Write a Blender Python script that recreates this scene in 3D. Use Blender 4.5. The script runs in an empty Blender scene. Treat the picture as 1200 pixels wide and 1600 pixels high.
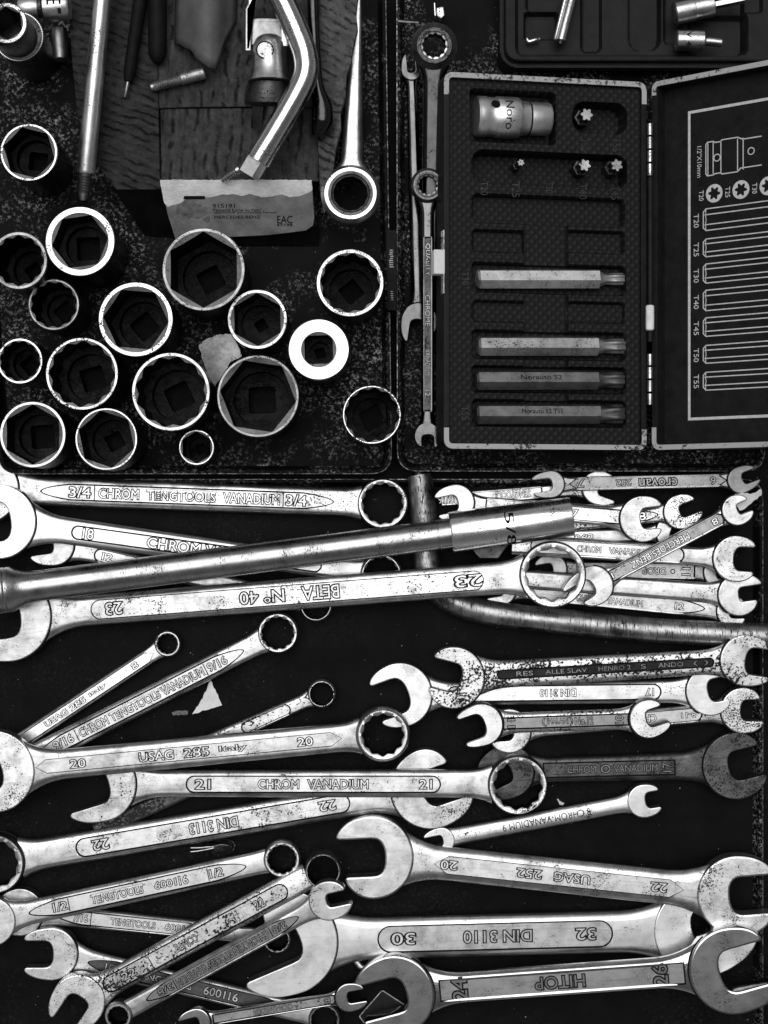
import bpy, bmesh, math, random
from mathutils import Matrix, Vector
random.seed(7)
C = bpy.context.scene.collection
S = 0.001            # lengths below are in millimetres
H = 750.0            # camera height over the tray floor (mm)
PX = 0.3             # mm per photo pixel on the tray floor
rad = math.radians

# ------------------------------------------------------------------ camera, sky, sun, exposure
cam_d = bpy.data.cameras.new('camera'); cam = bpy.data.objects.new('camera', cam_d); C.objects.link(cam)
cam.location = (0, 0, H * S); cam.rotation_euler = (0, 0, 0)
cam_d.sensor_fit = 'VERTICAL'; cam_d.sensor_height = 24; cam_d.lens = 24 * H / (1600 * PX)
cam_d.clip_start = 0.02; cam_d.clip_end = 50
sc = bpy.context.scene; sc.camera = cam
SUN_EL, SUN_AZ = 74, 18         # elevation, degrees west of the photo's top edge
w = bpy.data.worlds.new('World'); sc.world = w; w.use_nodes = True
nt = w.node_tree; bg = nt.nodes['Background']
sky = nt.nodes.new('ShaderNodeTexSky'); sky.sky_type = 'NISHITA'; sky.sun_disc = False
sky.sun_elevation = rad(SUN_EL); sky.sun_rotation = rad(-SUN_AZ)
bw = nt.nodes.new('ShaderNodeRGBToBW')      # the photograph is black and white
nt.links.new(sky.outputs[0], bw.inputs[0]); nt.links.new(bw.outputs[0], bg.inputs[0]); bg.inputs[1].default_value = 0.05
sd = bpy.data.lights.new('sun', 'SUN'); sd.energy = 1.5; sd.angle = rad(54)
sun = bpy.data.objects.new('sun', sd); C.objects.link(sun)
dv = Vector((-math.sin(rad(SUN_AZ)) * math.cos(rad(SUN_EL)), math.cos(rad(SUN_AZ)) * math.cos(rad(SUN_EL)), math.sin(rad(SUN_EL))))
sun.rotation_euler = dv.to_track_quat('Z', 'Y').to_euler(); sun.location = dv * 2
sc.view_settings.view_transform = 'Standard'; sc.view_settings.look = 'None'
sc.view_settings.exposure = 0.22; sc.view_settings.gamma = 1
sc.render.engine = 'CYCLES'; sc.cycles.use_denoising = True; sc.cycles.max_bounces = 6

# ------------------------------------------------------------------ materials
M = {}
def nodes(name):
    m = bpy.data.materials.new(name); m.use_nodes = True; M[name] = m
    n = m.node_tree; b = n.nodes['Principled BSDF']
    tc = n.nodes.new('ShaderNodeTexCoord'); oi = n.nodes.new('ShaderNodeObjectInfo')
    ad = n.nodes.new('ShaderNodeVectorMath'); ad.operation = 'ADD'
    n.links.new(tc.outputs['Object'], ad.inputs[0]); n.links.new(oi.outputs['Random'], ad.inputs[1])
    return m, n, b, ad.outputs[0]
def noise(n, vec, scale, detail=3, rough=0.55, stretch=None):
    t = n.nodes.new('ShaderNodeTexNoise'); t.inputs['Scale'].default_value = scale
    t.inputs['Detail'].default_value = detail; t.inputs['Roughness'].default_value = rough
    if stretch:
        mp = n.nodes.new('ShaderNodeMapping'); mp.inputs['Scale'].default_value = stretch
        n.links.new(vec, mp.inputs[0]); vec = mp.outputs[0]
    n.links.new(vec, t.inputs['Vector']); return t.outputs[0]
def ramp(n, fac, a, b, va=0.0, vb=1.0):
    r = n.nodes.new('ShaderNodeMapRange'); r.clamp = True
    r.inputs[1].default_value = a; r.inputs[2].default_value = b; r.inputs[3].default_value = va; r.inputs[4].default_value = vb
    n.links.new(fac, r.inputs[0]); return r.outputs[0]
def mth(n, op, a, b):
    t = n.nodes.new('ShaderNodeMath'); t.operation = op
    for i, v in enumerate((a, b)):
        if isinstance(v, (int, float)): t.inputs[i].default_value = v
        else: n.links.new(v, t.inputs[i])
    return t.outputs[0]
def mixv(n, fac, a, b):
    t = n.nodes.new('ShaderNodeMix'); t.data_type = 'FLOAT'
    for i, v in zip((0, 2, 3), (fac, a, b)):
        if isinstance(v, (int, float)): t.inputs[i].default_value = v
        else: n.links.new(v, t.inputs[i])
    return t.outputs[0]
def bump(n, b, h, dist, strength=1.0):
    t = n.nodes.new('ShaderNodeBump'); t.inputs['Distance'].default_value = dist; t.inputs['Strength'].default_value = strength
    n.links.new(h, t.inputs['Height']); n.links.new(t.outputs[0], b.inputs['Normal'])
def steel(name, base=0.7, rough=0.36, pits=0.25, smudge=0.25, pitdark=0.02, cl=0.0, pscale=1500, bmp=0.00002, stretch=None, scr_dir=(0.10, 1.6, 1.0), spread=0.13):
    """worn tool steel: smears, oily patches, dark pits that cluster, fine grain; every tool a little different"""
    m, n, b, v = nodes(name)
    rnd = [k for k in n.nodes if k.bl_idname == 'ShaderNodeObjectInfo'][0].outputs['Random']
    sm = ramp(n, noise(n, v, 140, 4, 0.65), 0.35, 0.75, 1.0, 1.0 - smudge)
    oil = ramp(n, noise(n, v, 48, 5, 0.72), 0.52, 0.70, 1.0, 1.0 - smudge * 1.3)
    scr = ramp(n, noise(n, v, 420, 3, 0.7, scr_dir), 0.55, 0.72, 1.0, 1.0 - smudge * 0.7)
    pit = noise(n, v, pscale, 2, 0.6, stretch)
    clus = ramp(n, noise(n, v, 70, 4, 0.7), 0.38, 0.70, -spread, spread)
    th = mth(n, 'ADD', mth(n, 'ADD', pit, clus), ramp(n, rnd, 0.0, 1.0, -0.04, 0.035))
    a = 0.74 - pits * 0.22
    pm = ramp(n, th, a, a + 0.05)
    col = mth(n, 'MULTIPLY', mth(n, 'MULTIPLY', sm, oil), mth(n, 'MULTIPLY', scr, ramp(n, rnd, 0.0, 1.0, base * 0.84, base * 1.06)))
    col = mixv(n, pm, col, pitdark)
    n.links.new(col, b.inputs['Base Color'])
    n.links.new(mixv(n, pm, 1.0, 0.2), b.inputs['Metallic'])
    r2 = ramp(n, noise(n, v, 90, 5, 0.75), 0.3, 0.7, rough - 0.09, rough + 0.10)
    n.links.new(mixv(n, pm, r2, 0.8), b.inputs['Roughness'])
    hgt = mth(n, 'SUBTRACT', noise(n, v, 900, 3, 0.7, stretch), mth(n, 'MULTIPLY', pm, 0.8))
    bump(n, b, hgt, bmp, 0.8)
    return m
steel('satin_steel', 0.72, 0.34, 0.53, 0.42)
steel('bright_steel', 0.84, 0.36, 0.42, 0.22)
steel('pitted_steel', 0.82, 0.36, 0.9, 0.45)
steel('dark_rust', 0.16, 0.5, 1.15, 0.5, pscale=800, bmp=0.00008)
steel('rusty_steel', 0.80, 0.40, 1.08, 0.40, pscale=900, bmp=0.00006)
steel('grey_steel', 0.46, 0.40, 0.55, 0.4)
steel('dim_reflect_steel', 0.25, 0.30, 0.40, 0.22)  # polished faces: their dark overhead reflection is put into this grey
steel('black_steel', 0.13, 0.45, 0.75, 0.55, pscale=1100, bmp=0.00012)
steel('rusty_panel', 0.60, 0.42, 0.78, 0.4, pscale=900, bmp=0.00006)
steel('grime_rust', 0.05, 0.6, 0.9, 0.5, pscale=700)
steel('polished_steel', 0.62, 0.13, 0.10, 0.25)
steel('chrome_bar', 0.56, 0.29, 0.66, 0.3, stretch=(2.2, 0.5, 0.5))
steel('sleeve_steel', 0.92, 0.24, 0.30, 0.12)
steel('dark_chrome', 0.07, 0.16, 0.3, 0.4)
steel('mid_chrome', 0.15, 0.15, 0.3, 0.3)
steel('scratched_pipe', 0.66, 0.36, 0.92, 0.7, pscale=420, bmp=0.0001, stretch=(4.0, 0.5, 0.5), scr_dir=(3.0, 0.15, 0.15), spread=0.05)
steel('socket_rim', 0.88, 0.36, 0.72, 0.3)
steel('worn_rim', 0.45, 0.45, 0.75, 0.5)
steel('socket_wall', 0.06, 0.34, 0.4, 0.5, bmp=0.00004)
steel('shaded_bore', 0.009, 0.36, 0.5, 0.5, pscale=1000, bmp=0.00006)  # shade inside the bores is put into this near-black colour
steel('bit_steel', 0.60, 0.46, 0.55, 0.4)
steel('light_chrome', 0.95, 0.40, 0.3, 0.15)
steel('light_bit_steel', 0.95, 0.48, 0.5, 0.35)
steel('dark_bit_steel', 0.26, 0.46, 0.5, 0.4)
steel('panel_dark', 0.12, 0.40, 0.4, 0.4)
steel('panel_grey', 0.38, 0.42, 0.55, 0.35)
steel('panel_light', 0.74, 0.42, 0.40, 0.25)
def plain(name, col, rough=0.6, spec=0.3, var=0.4, scale=300, bmp=0.0, bscale=1500, metallic=0.0):
    m, n, b, v = nodes(name)
    c = ramp(n, noise(n, v, scale, 4, 0.65), 0.3, 0.7, col * (1 - var), col * (1 + var))
    n.links.new(c, b.inputs['Base Color']); b.inputs['Roughness'].default_value = rough
    b.inputs['Specular IOR Level'].default_value = spec; b.inputs['Metallic'].default_value = metallic
    if bmp: bump(n, b, noise(n, v, bscale, 3, 0.7), bmp)
    return m
plain('dull_black', 0.008, 0.8, 0.1)
m, n, b, v = nodes('stamp_dirt')            # broken dirt in stamped lines
f = ramp(n, noise(n, v, 480, 4, 0.75), 0.62, 0.74)
n.links.new(mixv(n, f, 0.008, 0.3), b.inputs['Base Color']); n.links.new(f, b.inputs['Metallic']); b.inputs['Specular IOR Level'].default_value = 0.1; b.inputs['Roughness'].default_value = 0.75
plain('black_plastic', 0.006, 0.5, 0.10, 0.5, 120, 0.00003)
plain('black_rubber', 0.008, 0.6, 0.12, 0.4, 200, 0.00003)
plain('case_plastic', 0.0135, 0.5, 0.13, 0.35, 150, 0.00003)
plain('scuffed_paper', 0.17, 0.8, 0.1, 0.5, 400)
plain('label_paper', 0.24, 0.7, 0.2, 0.35, 90, 0.0004, 220)
plain('white_paper', 0.92, 0.8, 0.2, 0.18, 120, 0.0005, 260)
plain('white_plastic', 0.82, 0.4, 0.4, 0.05)
plain('ink_black', 0.01, 0.7, 0.1)
plain('ink_white', 0.62, 0.6, 0.2, 0.2, 600)
plain('dust', 0.42, 0.9, 0.1, 0.6, 900)
plain('plastic_grey', 0.10, 0.5, 0.3, 0.3, 90)
# black floor with chipped, dusty patches
def worn_floor(name, amount, pale):
    m, n, b, v = nodes(name)
    patch = ramp(n, noise(n, v, 22, 4, 0.7), 0.45, 0.62)
    sp = ramp(n, noise(n, v, 620, 4, 0.8), 0.53, 0.62)
    f = mth(n, 'MULTIPLY', mth(n, 'MULTIPLY', patch, sp), amount)
    base = ramp(n, noise(n, v, 60, 5, 0.7), 0.3, 0.75, 0.0025, 0.008)
    n.links.new(mixv(n, f, base, pale), b.inputs['Base Color'])
    n.links.new(mixv(n, f, 0.55, 0.85), b.inputs['Roughness']); b.inputs['Specular IOR Level'].default_value = 0.06
    bump(n, b, noise(n, v, 700, 4, 0.75), 0.00008)
worn_floor('tray_floor', 1.0, 0.42)
worn_floor('black_floor', 0.5, 0.035)
worn_floor('rim_paint', 0.8, 0.4)
# edge of a rim where the paint has rubbed off
m, n, b, v = nodes('rubbed_edge')
f = ramp(n, noise(n, v, 500, 4, 0.75), 0.45, 0.62)
n.links.new(mixv(n, f, 0.012, 0.5), b.inputs['Base Color']); n.links.new(f, b.inputs['Metallic']); b.inputs['Roughness'].default_value = 0.45
# painted white metal trim of the bit case, chipped
m, n, b, v = nodes('chipped_trim')
f = ramp(n, mth(n, 'ADD', noise(n, v, 420, 4, 0.8), ramp(n, noise(n, v, 45, 2, 0.5), 0.35, 0.7, -0.05, 0.14)), 0.60, 0.66)
n.links.new(mixv(n, f, 0.46, 0.02), b.inputs['Base Color']); b.inputs['Roughness'].default_value = 0.5
# foam with a diamond-knurled face
m, n, b, v = nodes('knurled_foam')
def diag(sx, sy):
    wv = n.nodes.new('ShaderNodeTexWave'); wv.wave_type = 'BANDS'; wv.bands_direction = 'X'
    wv.inputs['Scale'].default_value = 110; mp = n.nodes.new('ShaderNodeMapping'); mp.inputs['Rotation'].default_value = (0, 0, rad(sx))
    tc = [k for k in n.nodes if k.bl_idname == 'ShaderNodeTexCoord'][0]
    n.links.new(tc.outputs['Object'], mp.inputs[0]); n.links.new(mp.outputs[0], wv.inputs[0]); return wv.outputs[1] if len(wv.outputs) > 1 else wv.outputs[0]
kn = mth(n, 'MULTIPLY', diag(45, 0), diag(-45, 0))
n.links.new(mixv(n, ramp(n, kn, 0.25, 0.8), 0.008, 0.021), b.inputs['Base Color']); b.inputs['Roughness'].default_value = 0.6
b.inputs['Specular IOR Level'].default_value = 0.2; bump(n, b, kn, 0.0003)
# corrugated cardboard
def cardboard(name, col, sc_, rot):
    m, n, b, v = nodes(name)
    wv = n.nodes.new('ShaderNodeTexWave'); wv.inputs['Scale'].default_value = sc_; wv.inputs['Distortion'].default_value = 4.0
    wv.inputs['Detail'].default_value = 3; wv.inputs['Detail Scale'].default_value = 1.5
    mp = n.nodes.new('ShaderNodeMapping'); mp.inputs['Rotation'].default_value = (0, 0, rad(rot))
    n.links.new(v, mp.inputs[0]); n.links.new(mp.outputs[0], wv.inputs[0])
    g = noise(n, v, 250, 5, 0.7)
    ln = mth(n, 'MULTIPLY', ramp(n, wv.outputs[1], 0.05, 0.40, 1.0, 0.0), ramp(n, noise(n, v, 130, 4, 0.7), 0.42, 0.58))
    k = mth(n, 'MULTIPLY', ramp(n, ln, 0.0, 1.0, 1.0, 0.25), ramp(n, g, 0.25, 0.75, 0.45, 1.5))
    st = ramp(n, noise(n, mp.outputs[0], 300, 4, 0.7, (1.0, 0.12, 1.0)), 0.3, 0.7, 0.6, 1.35); k = mth(n, 'MULTIPLY', k, st)
    n.links.new(mth(n, 'MULTIPLY', k, col), b.inputs['Base Color']); b.inputs['Roughness'].default_value = 0.85
    b.inputs['Specular IOR Level'].default_value = 0.1; bump(n, b, k, 0.0003)
cardboard('cardboard_ribbed', 0.040, 85, -70)
cardboard('cardboard_flat', 0.060, 60, 4)
cardboard('cardboard_torn', 0.10, 90, -60)
m, n, b, v = nodes('bulb_glass')
b.inputs['Base Color'].default_value = (1, 1, 1, 1); b.inputs['Transmission Weight'].default_value = 1; b.inputs['Roughness'].default_value = 0.03; b.inputs['IOR'].default_value = 1.12

# ------------------------------------------------------------------ helpers
def kz(z): return PX * (H - z) / H
def U(x, y, z=0.0):                       # photo pixel at height z (mm) -> place on the table (mm)
    k = kz(z); return Vector(((x - 600) * k, (800 - y) * k, z))
def mesh_obj(name, V, F, mats, idx=None, parent=None, smooth=35):
    me = bpy.data.meshes.new(name); me.from_pydata([(a * S, b_ * S, c * S) for a, b_, c in V], [], F)
    for q in (mats if isinstance(mats, (list, tuple)) else [mats]): me.materials.append(M[q])
    if idx: me.polygons.foreach_set('material_index', idx)
    bm = bmesh.new(); bm.from_mesh(me); bmesh.ops.recalc_face_normals(bm, faces=bm.faces); bm.to_mesh(me); bm.free()
    if smooth:
        me.shade_smooth(); me.set_sharp_from_angle(angle=rad(smooth))
    o = bpy.data.objects.new(name, me); C.objects.link(o); o.parent = parent
    return o
def tag(o, label, cat, group=None, kind=None):
    o['label'] = label; o['category'] = cat
    if group: o['group'] = group
    if kind: o['kind'] = kind
    return o
def empty(name, label, cat, mat=None, group=None):
    o = bpy.data.objects.new(name, None); C.objects.link(o); o.empty_display_size = 0.01
    if mat is not None:
        t = mat.copy(); t.translation = t.translation * S; o.matrix_basis = t
    return tag(o, label, cat, group)
def frame(A, B, up=Vector((0, 0, 1))):     # x along A->B, z up
    x = (B - A).normalized(); y = up.cross(x).normalized(); z = x.cross(y)
    m = Matrix((x, y, z)).transposed().to_4x4(); m.translation = A; return m
class MB:
    def __init__(s): s.V = []; s.F = []; s.I = []
    def loop(s, pts): i = len(s.V); s.V += [tuple(p) for p in pts]; return list(range(i, i + len(pts)))
    def strip(s, a, b_, mi=0, closed=True):
        N = len(a)
        for i in range(N if closed else N - 1):
            j = (i + 1) % N; s.F.append((a[i], a[j], b_[j], b_[i])); s.I.append(mi)
    def cap(s, a, mi=0): s.F.append(tuple(a)); s.I.append(mi)
    def build(s, name, mats, parent=None, smooth=35): return mesh_obj(name, s.V, s.F, mats, s.I, parent, smooth)
def inset(P, d):                           # polygon (ccw) moved inwards by d
    N = len(P); out = []
    for i in range(N):
        ax, ay = P[i - 1]; bx, by = P[i]; cx, cy = P[(i + 1) % N]
        e1 = Vector((bx - ax, by - ay)); e2 = Vector((cx - bx, cy - by))
        if e1.length < 1e-9 or e2.length < 1e-9: out.append((bx, by)); continue
        n1 = Vector((-e1.y, e1.x)).normalized(); n2 = Vector((-e2.y, e2.x)).normalized()
        nn = n1 + n2
        if nn.length < 1e-6: nn = n1
        nn.normalize(); q = d / max(nn.dot(n1), 0.55); out.append((bx + nn.x * q, by + nn.y * q))
    return out
def ccw(P):
    a = sum(P[i - 1][0] * P[i][1] - P[i][0] * P[i - 1][1] for i in range(len(P)))
    return P if a > 0 else P[::-1]
def prism(mb, P, z0, z1, bev=0.5, mi=0, top_mi=None, side_mi=None):
    P = ccw(P); sm = mi if side_mi is None else side_mi
    l0 = mb.loop([(x, y, z0) for x, y in inset(P, bev * 0.7)]); l1 = mb.loop([(x, y, z0 + bev * 0.7) for x, y in P])
    l2 = mb.loop([(x, y, z1 - bev) for x, y in P])
    l3 = mb.loop([(x, y, z1 - bev * 0.3) for x, y in inset(P, bev * 0.3)])
    l4 = mb.loop([(x, y, z1) for x, y in inset(P, bev)])
    mb.cap(l0[::-1], mi); mb.strip(l0, l1, sm); mb.strip(l1, l2, sm); mb.strip(l2, l3, mi); mb.strip(l3, l4, mi)
    tm = mi if top_mi is None else top_mi; l5 = mb.loop([(x, y, z1) for x, y in inset(P, bev + 0.06)]); mb.strip(l4, l5, tm); mb.cap(l5, tm)
def rpoly(P, r, n=7):                      # polygon with rounded corners
    out = []; N = len(P)
    for i in range(N):
        a = Vector(P[i - 1]); b_ = Vector(P[i]); c = Vector(P[(i + 1) % N]); rr = r[i] if isinstance(r, (list, tuple)) else r
        u = (a - b_).normalized(); v_ = (c - b_).normalized(); th = math.acos(max(-1, min(1, u.dot(v_))))
        t = min(rr / math.tan(th / 2), (a - b_).length * 0.49, (c - b_).length * 0.49); p0 = b_ + u * t; p1 = b_ + v_ * t
        for k in range(n + 1):
            f = k / n; out.append(tuple(p0 * (1 - f) ** 2 + b_ * 2 * f * (1 - f) + p1 * f * f))
    return out
def rrect(x0, y0, x1, y1, r, n=6): return rpoly([(x0, y0), (x1, y0), (x1, y1), (x0, y1)], r, n)
# ---- writing
_txt = {}
def glyphs(t, extrude, offset, bold=False):
    key = (t, extrude, offset)
    if key in _txt: return _txt[key]
    cu = bpy.data.curves.new('t', 'FONT'); cu.body = t; cu.size = 1; cu.extrude = extrude; cu.resolution_u = 3
    if offset: cu.fill_mode = 'NONE'; cu.bevel_depth = offset; cu.bevel_resolution = 0
    o = bpy.data.objects.new('t', cu); C.objects.link(o); bpy.context.view_layer.update()
    me = bpy.data.meshes.new_from_object(o.evaluated_get(bpy.context.evaluated_depsgraph_get()))
    V = [tuple(q.co) for q in me.vertices]; F = [tuple(p.vertices) for p in me.polygons]
    bpy.data.objects.remove(o); bpy.data.curves.remove(cu); bpy.data.meshes.remove(me)
    _txt[key] = (V, F); return V, F
def text_into(mb, t, cx, cy, width, height, z, rot=0, raise_=0.12, mi=0, outline_mi=None, off=0.04, shear=0.0):
    """lettering centred on (cx,cy), fitted to width x height, letters mi and a grimy outline round them"""
    V, F = glyphs(t, 0.05, 0.0)
    if not V: return
    x0 = min(v[0] for v in V); x1 = max(v[0] for v in V); y0 = min(v[1] for v in V); y1 = max(v[1] for v in V)
    sx = width / (x1 - x0); sy = height / max(y1 - y0, 1e-6); c, s = math.cos(rot), math.sin(rot)
    def put(V, zf):
        out = []
        for (x, y, zz) in V:
            X = (x - (x0 + x1) / 2) * sx; Y = (y - (y0 + y1) / 2) * sy; out.append((cx + X * c - Y * s, cy + X * s + Y * c, zf(zz)))
        return out
    def add(V, F, zf, k):
        i = len(mb.V); mb.V += put(V, zf); mb.F += [tuple(j + i for j in f) for f in F]; mb.I += [k] * len(F)
    add(V, F, lambda q: z + raise_ * (0.5 + q * 10), mi)
    if outline_mi is not None:
        V2, F2 = glyphs(t, 0.0, off); add(V2, F2, lambda q: z + 0.03 + q * 0.5, outline_mi)
def bar_into(mb, x0, x1, y0, y1, z0, z1, mi=0):
    a = mb.loop([(x0, y0, z0), (x1, y0, z0), (x1, y1, z0), (x0, y1, z0)]); b_ = mb.loop([(x0, y0, z1), (x1, y0, z1), (x1, y1, z1), (x0, y1, z1)])
    mb.cap(a[::-1], mi); mb.strip(a, b_, mi); mb.cap(b_, mi)
# ---- round things about an axis A->B (mm points); profile [(s, r)] in mm
def lathe(name, A, B, prof, mats, parent=None, n=40, idx=None, smooth=35, rot=0.0, caps=True):
    m = frame(A, B); mb = MB(); loops = []
    for (s, r) in prof:
        loops.append(mb.loop([m @ Vector((s, r * math.cos(2 * math.pi * i / n + rot), r * math.sin(2 * math.pi * i / n + rot))) for i in range(n)]))
    for i in range(len(loops) - 1): mb.strip(loops[i], loops[i + 1], idx[i] if idx else 0)
    if caps: mb.cap(loops[0][::-1], idx[0] if idx else 0); mb.cap(loops[-1], idx[-1] if idx else 0)
    if parent is not None:
        inv = parent.matrix_basis.inverted(); mb.V = [tuple((inv @ (Vector(q) * S)) / S) for q in mb.V]
    return mb.build(name, mats, parent, smooth)
def tube(name, pts, radii, mats, parent=None, n=24, rot=0.0, smooth=35, sub=6):
    P = [Vector(p) for p in pts]; N = len(P); path = []; rr = []
    for i in range(N - 1):                  # catmull-rom
        p0 = P[max(i - 1, 0)]; p1 = P[i]; p2 = P[i + 1]; p3 = P[min(i + 2, N - 1)]
        for k in range(sub):
            t = k / sub; path.append(0.5 * ((2 * p1) + (p2 - p0) * t + (2 * p0 - 5 * p1 + 4 * p2 - p3) * t * t + (3 * p1 - p0 - 3 * p2 + p3) * t ** 3)); rr.append(radii[i] * (1 - t) + radii[i + 1] * t)
    path.append(P[-1]); rr.append(radii[-1]); mb = MB(); loops = []
    for i, p in enumerate(path):
        d = (path[min(i + 1, len(path) - 1)] - path[max(i - 1, 0)]).normalized(); y = Vector((0, 0, 1)).cross(d)
        y.normalize(); z = d.cross(y)
        loops.append(mb.loop([p + y * rr[i] * math.cos(2 * math.pi * j / n + rot) + z * rr[i] * math.sin(2 * math.pi * j / n + rot) for j in range(n)]))
    for i in range(len(loops) - 1): mb.strip(loops[i], loops[i + 1])
    mb.cap(loops[0][::-1]); mb.cap(loops[-1])
    if parent is not None:
        inv = parent.matrix_basis.inverted(); mb.V = [tuple((inv @ (Vector(q) * S)) / S) for q in mb.V]
    return mb.build(name, mats, parent, smooth)
def slab(name, pts, thick, mats, parent=None, bev=0.15, idx_side=0):   # sheet through photo points (x, y, z)
    mb = MB(); W = [U(*p) for p in pts]; a = sum(W[i - 1].x * W[i].y - W[i].x * W[i - 1].y for i in range(len(W)))
    if a < 0: W = W[::-1]
    if parent is not None:
        inv = parent.matrix_basis.inverted(); W = [inv @ (q * S) / S for q in W]
    Q = [(q.x, q.y) for q in W]; I = inset(Q, bev)
    l0 = mb.loop([(q.x, q.y, q.z - thick) for q in W]); l1 = mb.loop([(q.x, q.y, q.z - bev) for q in W]); l2 = mb.loop([(i_[0], i_[1], q.z) for i_, q in zip(I, W)])
    mb.cap(l0[::-1]); mb.strip(l0, l1, idx_side); mb.strip(l1, l2, idx_side); mb.cap(l2)
    return mb.build(name, mats, parent, 20)

def jag(pts, amp=1.1):
    q_ = []                                  # torn, uneven edge
    for i in range(len(pts)):
        a, b_ = pts[i - 1], pts[i]; k_ = max(2, int(math.hypot(a[0] - b_[0], a[1] - b_[1]) / 4))
        for j in range(k_): f = (j + 1) / k_; w_ = 0 if j == k_ - 1 else amp; q_.append((a[0] + (b_[0] - a[0]) * f + random.uniform(-w_, w_), a[1] + (b_[1] - a[1]) * f + random.uniform(-w_, w_), a[2] + (b_[2] - a[2]) * f + random.uniform(0, .3)))
    return q_
# ------------------------------------------------------------------ setting: table and the three black trays
mb = MB(); bar_into(mb, -420, 420, -480, 480, -26, -3.0); t = mb.build('table', 'black_floor'); t['kind'] = 'structure'
def tray(name, label, corners, radii, z_floor, z_rim, lip, mfloor):
    e = empty(name, label, 'tray', Matrix.Translation(U(600, 800, 0)))
    P = ccw([tuple(U(x, y, z_rim).xy) for x, y in corners]); P = rpoly(P, radii, 9)
    mb = MB(); I = inset(P, lip + 0.8); a = mb.loop([(x, y, z_floor - 1.4) for x, y in I]); b_ = mb.loop([(x, y, z_floor) for x, y in I])
    mb.cap(a[::-1]); mb.strip(a, b_); mb.cap(b_); mb.build('floor', mfloor, e)
    mb = MB(); L = []
    for d, z in ((0.3, z_floor - 1.6), (0, z_rim - 0.5), (0.12, z_rim - 0.12), (0.45, z_rim), (lip - 0.45, z_rim), (lip - 0.1, z_rim - 0.25), (lip + 0.2, z_rim - 0.8), (lip + 0.9, z_floor + 1.0), (lip + 1.9, z_floor + 0.05)):
        L.append(mb.loop([(x, y, z) for x, y in inset(P, d)]))
    for i in range(len(L) - 1): mb.strip(L[i], L[i + 1], 1 if i in (1, 2) else 0)
    mb.build('rim', ['rim_paint', 'rubbed_edge'], e)
    return e
tray('socket_tray', 'worn black metal tray with rounded corners under the standing sockets', [(-60, -60), (603, -60), (613, 741), (-2, 741)], [10, 10, 13, 13], 5, 13, 2.2, 'tray_floor')
tray('case_tray', 'scuffed black metal tray under the open torx bit case', [(619, -60), (1196, -60), (1196, 737), (620, 737)], [10, 10, 13, 13], 5, 12, 2.0, 'tray_floor')
tray('wrench_tray', 'wide black tray under the pile of wrenches', [(-60, 748), (1193, 748), (1193, 1680), (-60, 1680)], [3, 3, 10, 10], 0, 5, 2.0, 'black_floor')

# ------------------------------------------------------------------ wrenches
def jaw_outline(R, w_, t1, t2, b, tipw=0.13):
    P = []
    for i in range(37):
        a = math.pi / 2 + math.pi * i / 36; P.append((R * math.cos(a), R * math.sin(a)))
    def side(t, sgn):
        tw = tipw * R; p0 = Vector((0, sgn * R)); p1 = Vector((0.72 * t, sgn * R * 0.97)); p2 = Vector((t, sgn * (w_ / 2 + tw)))
        q = [tuple(p0 * (1 - f) ** 2 + p1 * 2 * f * (1 - f) + p2 * f * f) for f in [k / 14 for k in range(1, 15)]]
        q += [(t + tw * 0.18, sgn * (w_ / 2 + tw * 0.55)), (t - tw * 0.1, sgn * (w_ / 2 + tw * 0.12)), (t - tw * 0.55, sgn * w_ / 2)]
        return q
    P += side(t2, -1); q = 0.36 * w_
    lo = []
    for k in range(13):
        ph = -math.pi / 2 + math.pi * k / 12
        lo.append((-b + q - q * max(math.cos(ph), 0) ** 0.72, w_ / 2 * math.copysign(abs(math.sin(ph)) ** 0.85, math.sin(ph))))
    for f in (0.33, 0.66):
        P.append(((t2 - tipw * R * .55) * (1 - f) + lo[0][0] * f, -w_ / 2))
    P += lo
    for f in (0.33, 0.66):
        P.append((lo[-1][0] * (1 - f) + (t1 - tipw * R * .55) * f, w_ / 2))
    P += side(t1, 1)[::-1]
    return P
def pt_loop(r, n, pts, amp, rot=0.0):      # ring bore: 12-point or hexagon
    out = []
    for i in range(n):
        a = 2 * math.pi * i / n; ph = (a + rot) * pts / (2 * math.pi); f = abs((ph % 1.0) - 0.5) * 2
        if pts == 6: rr = r * math.cos(math.pi / 6) / math.cos(((a + rot) % (math.pi / 3)) - math.pi / 6)
        else: rr = r * (1 - amp * (1 - f))
        out.append((rr * math.cos(a), rr * math.sin(a)))
    return out
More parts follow.
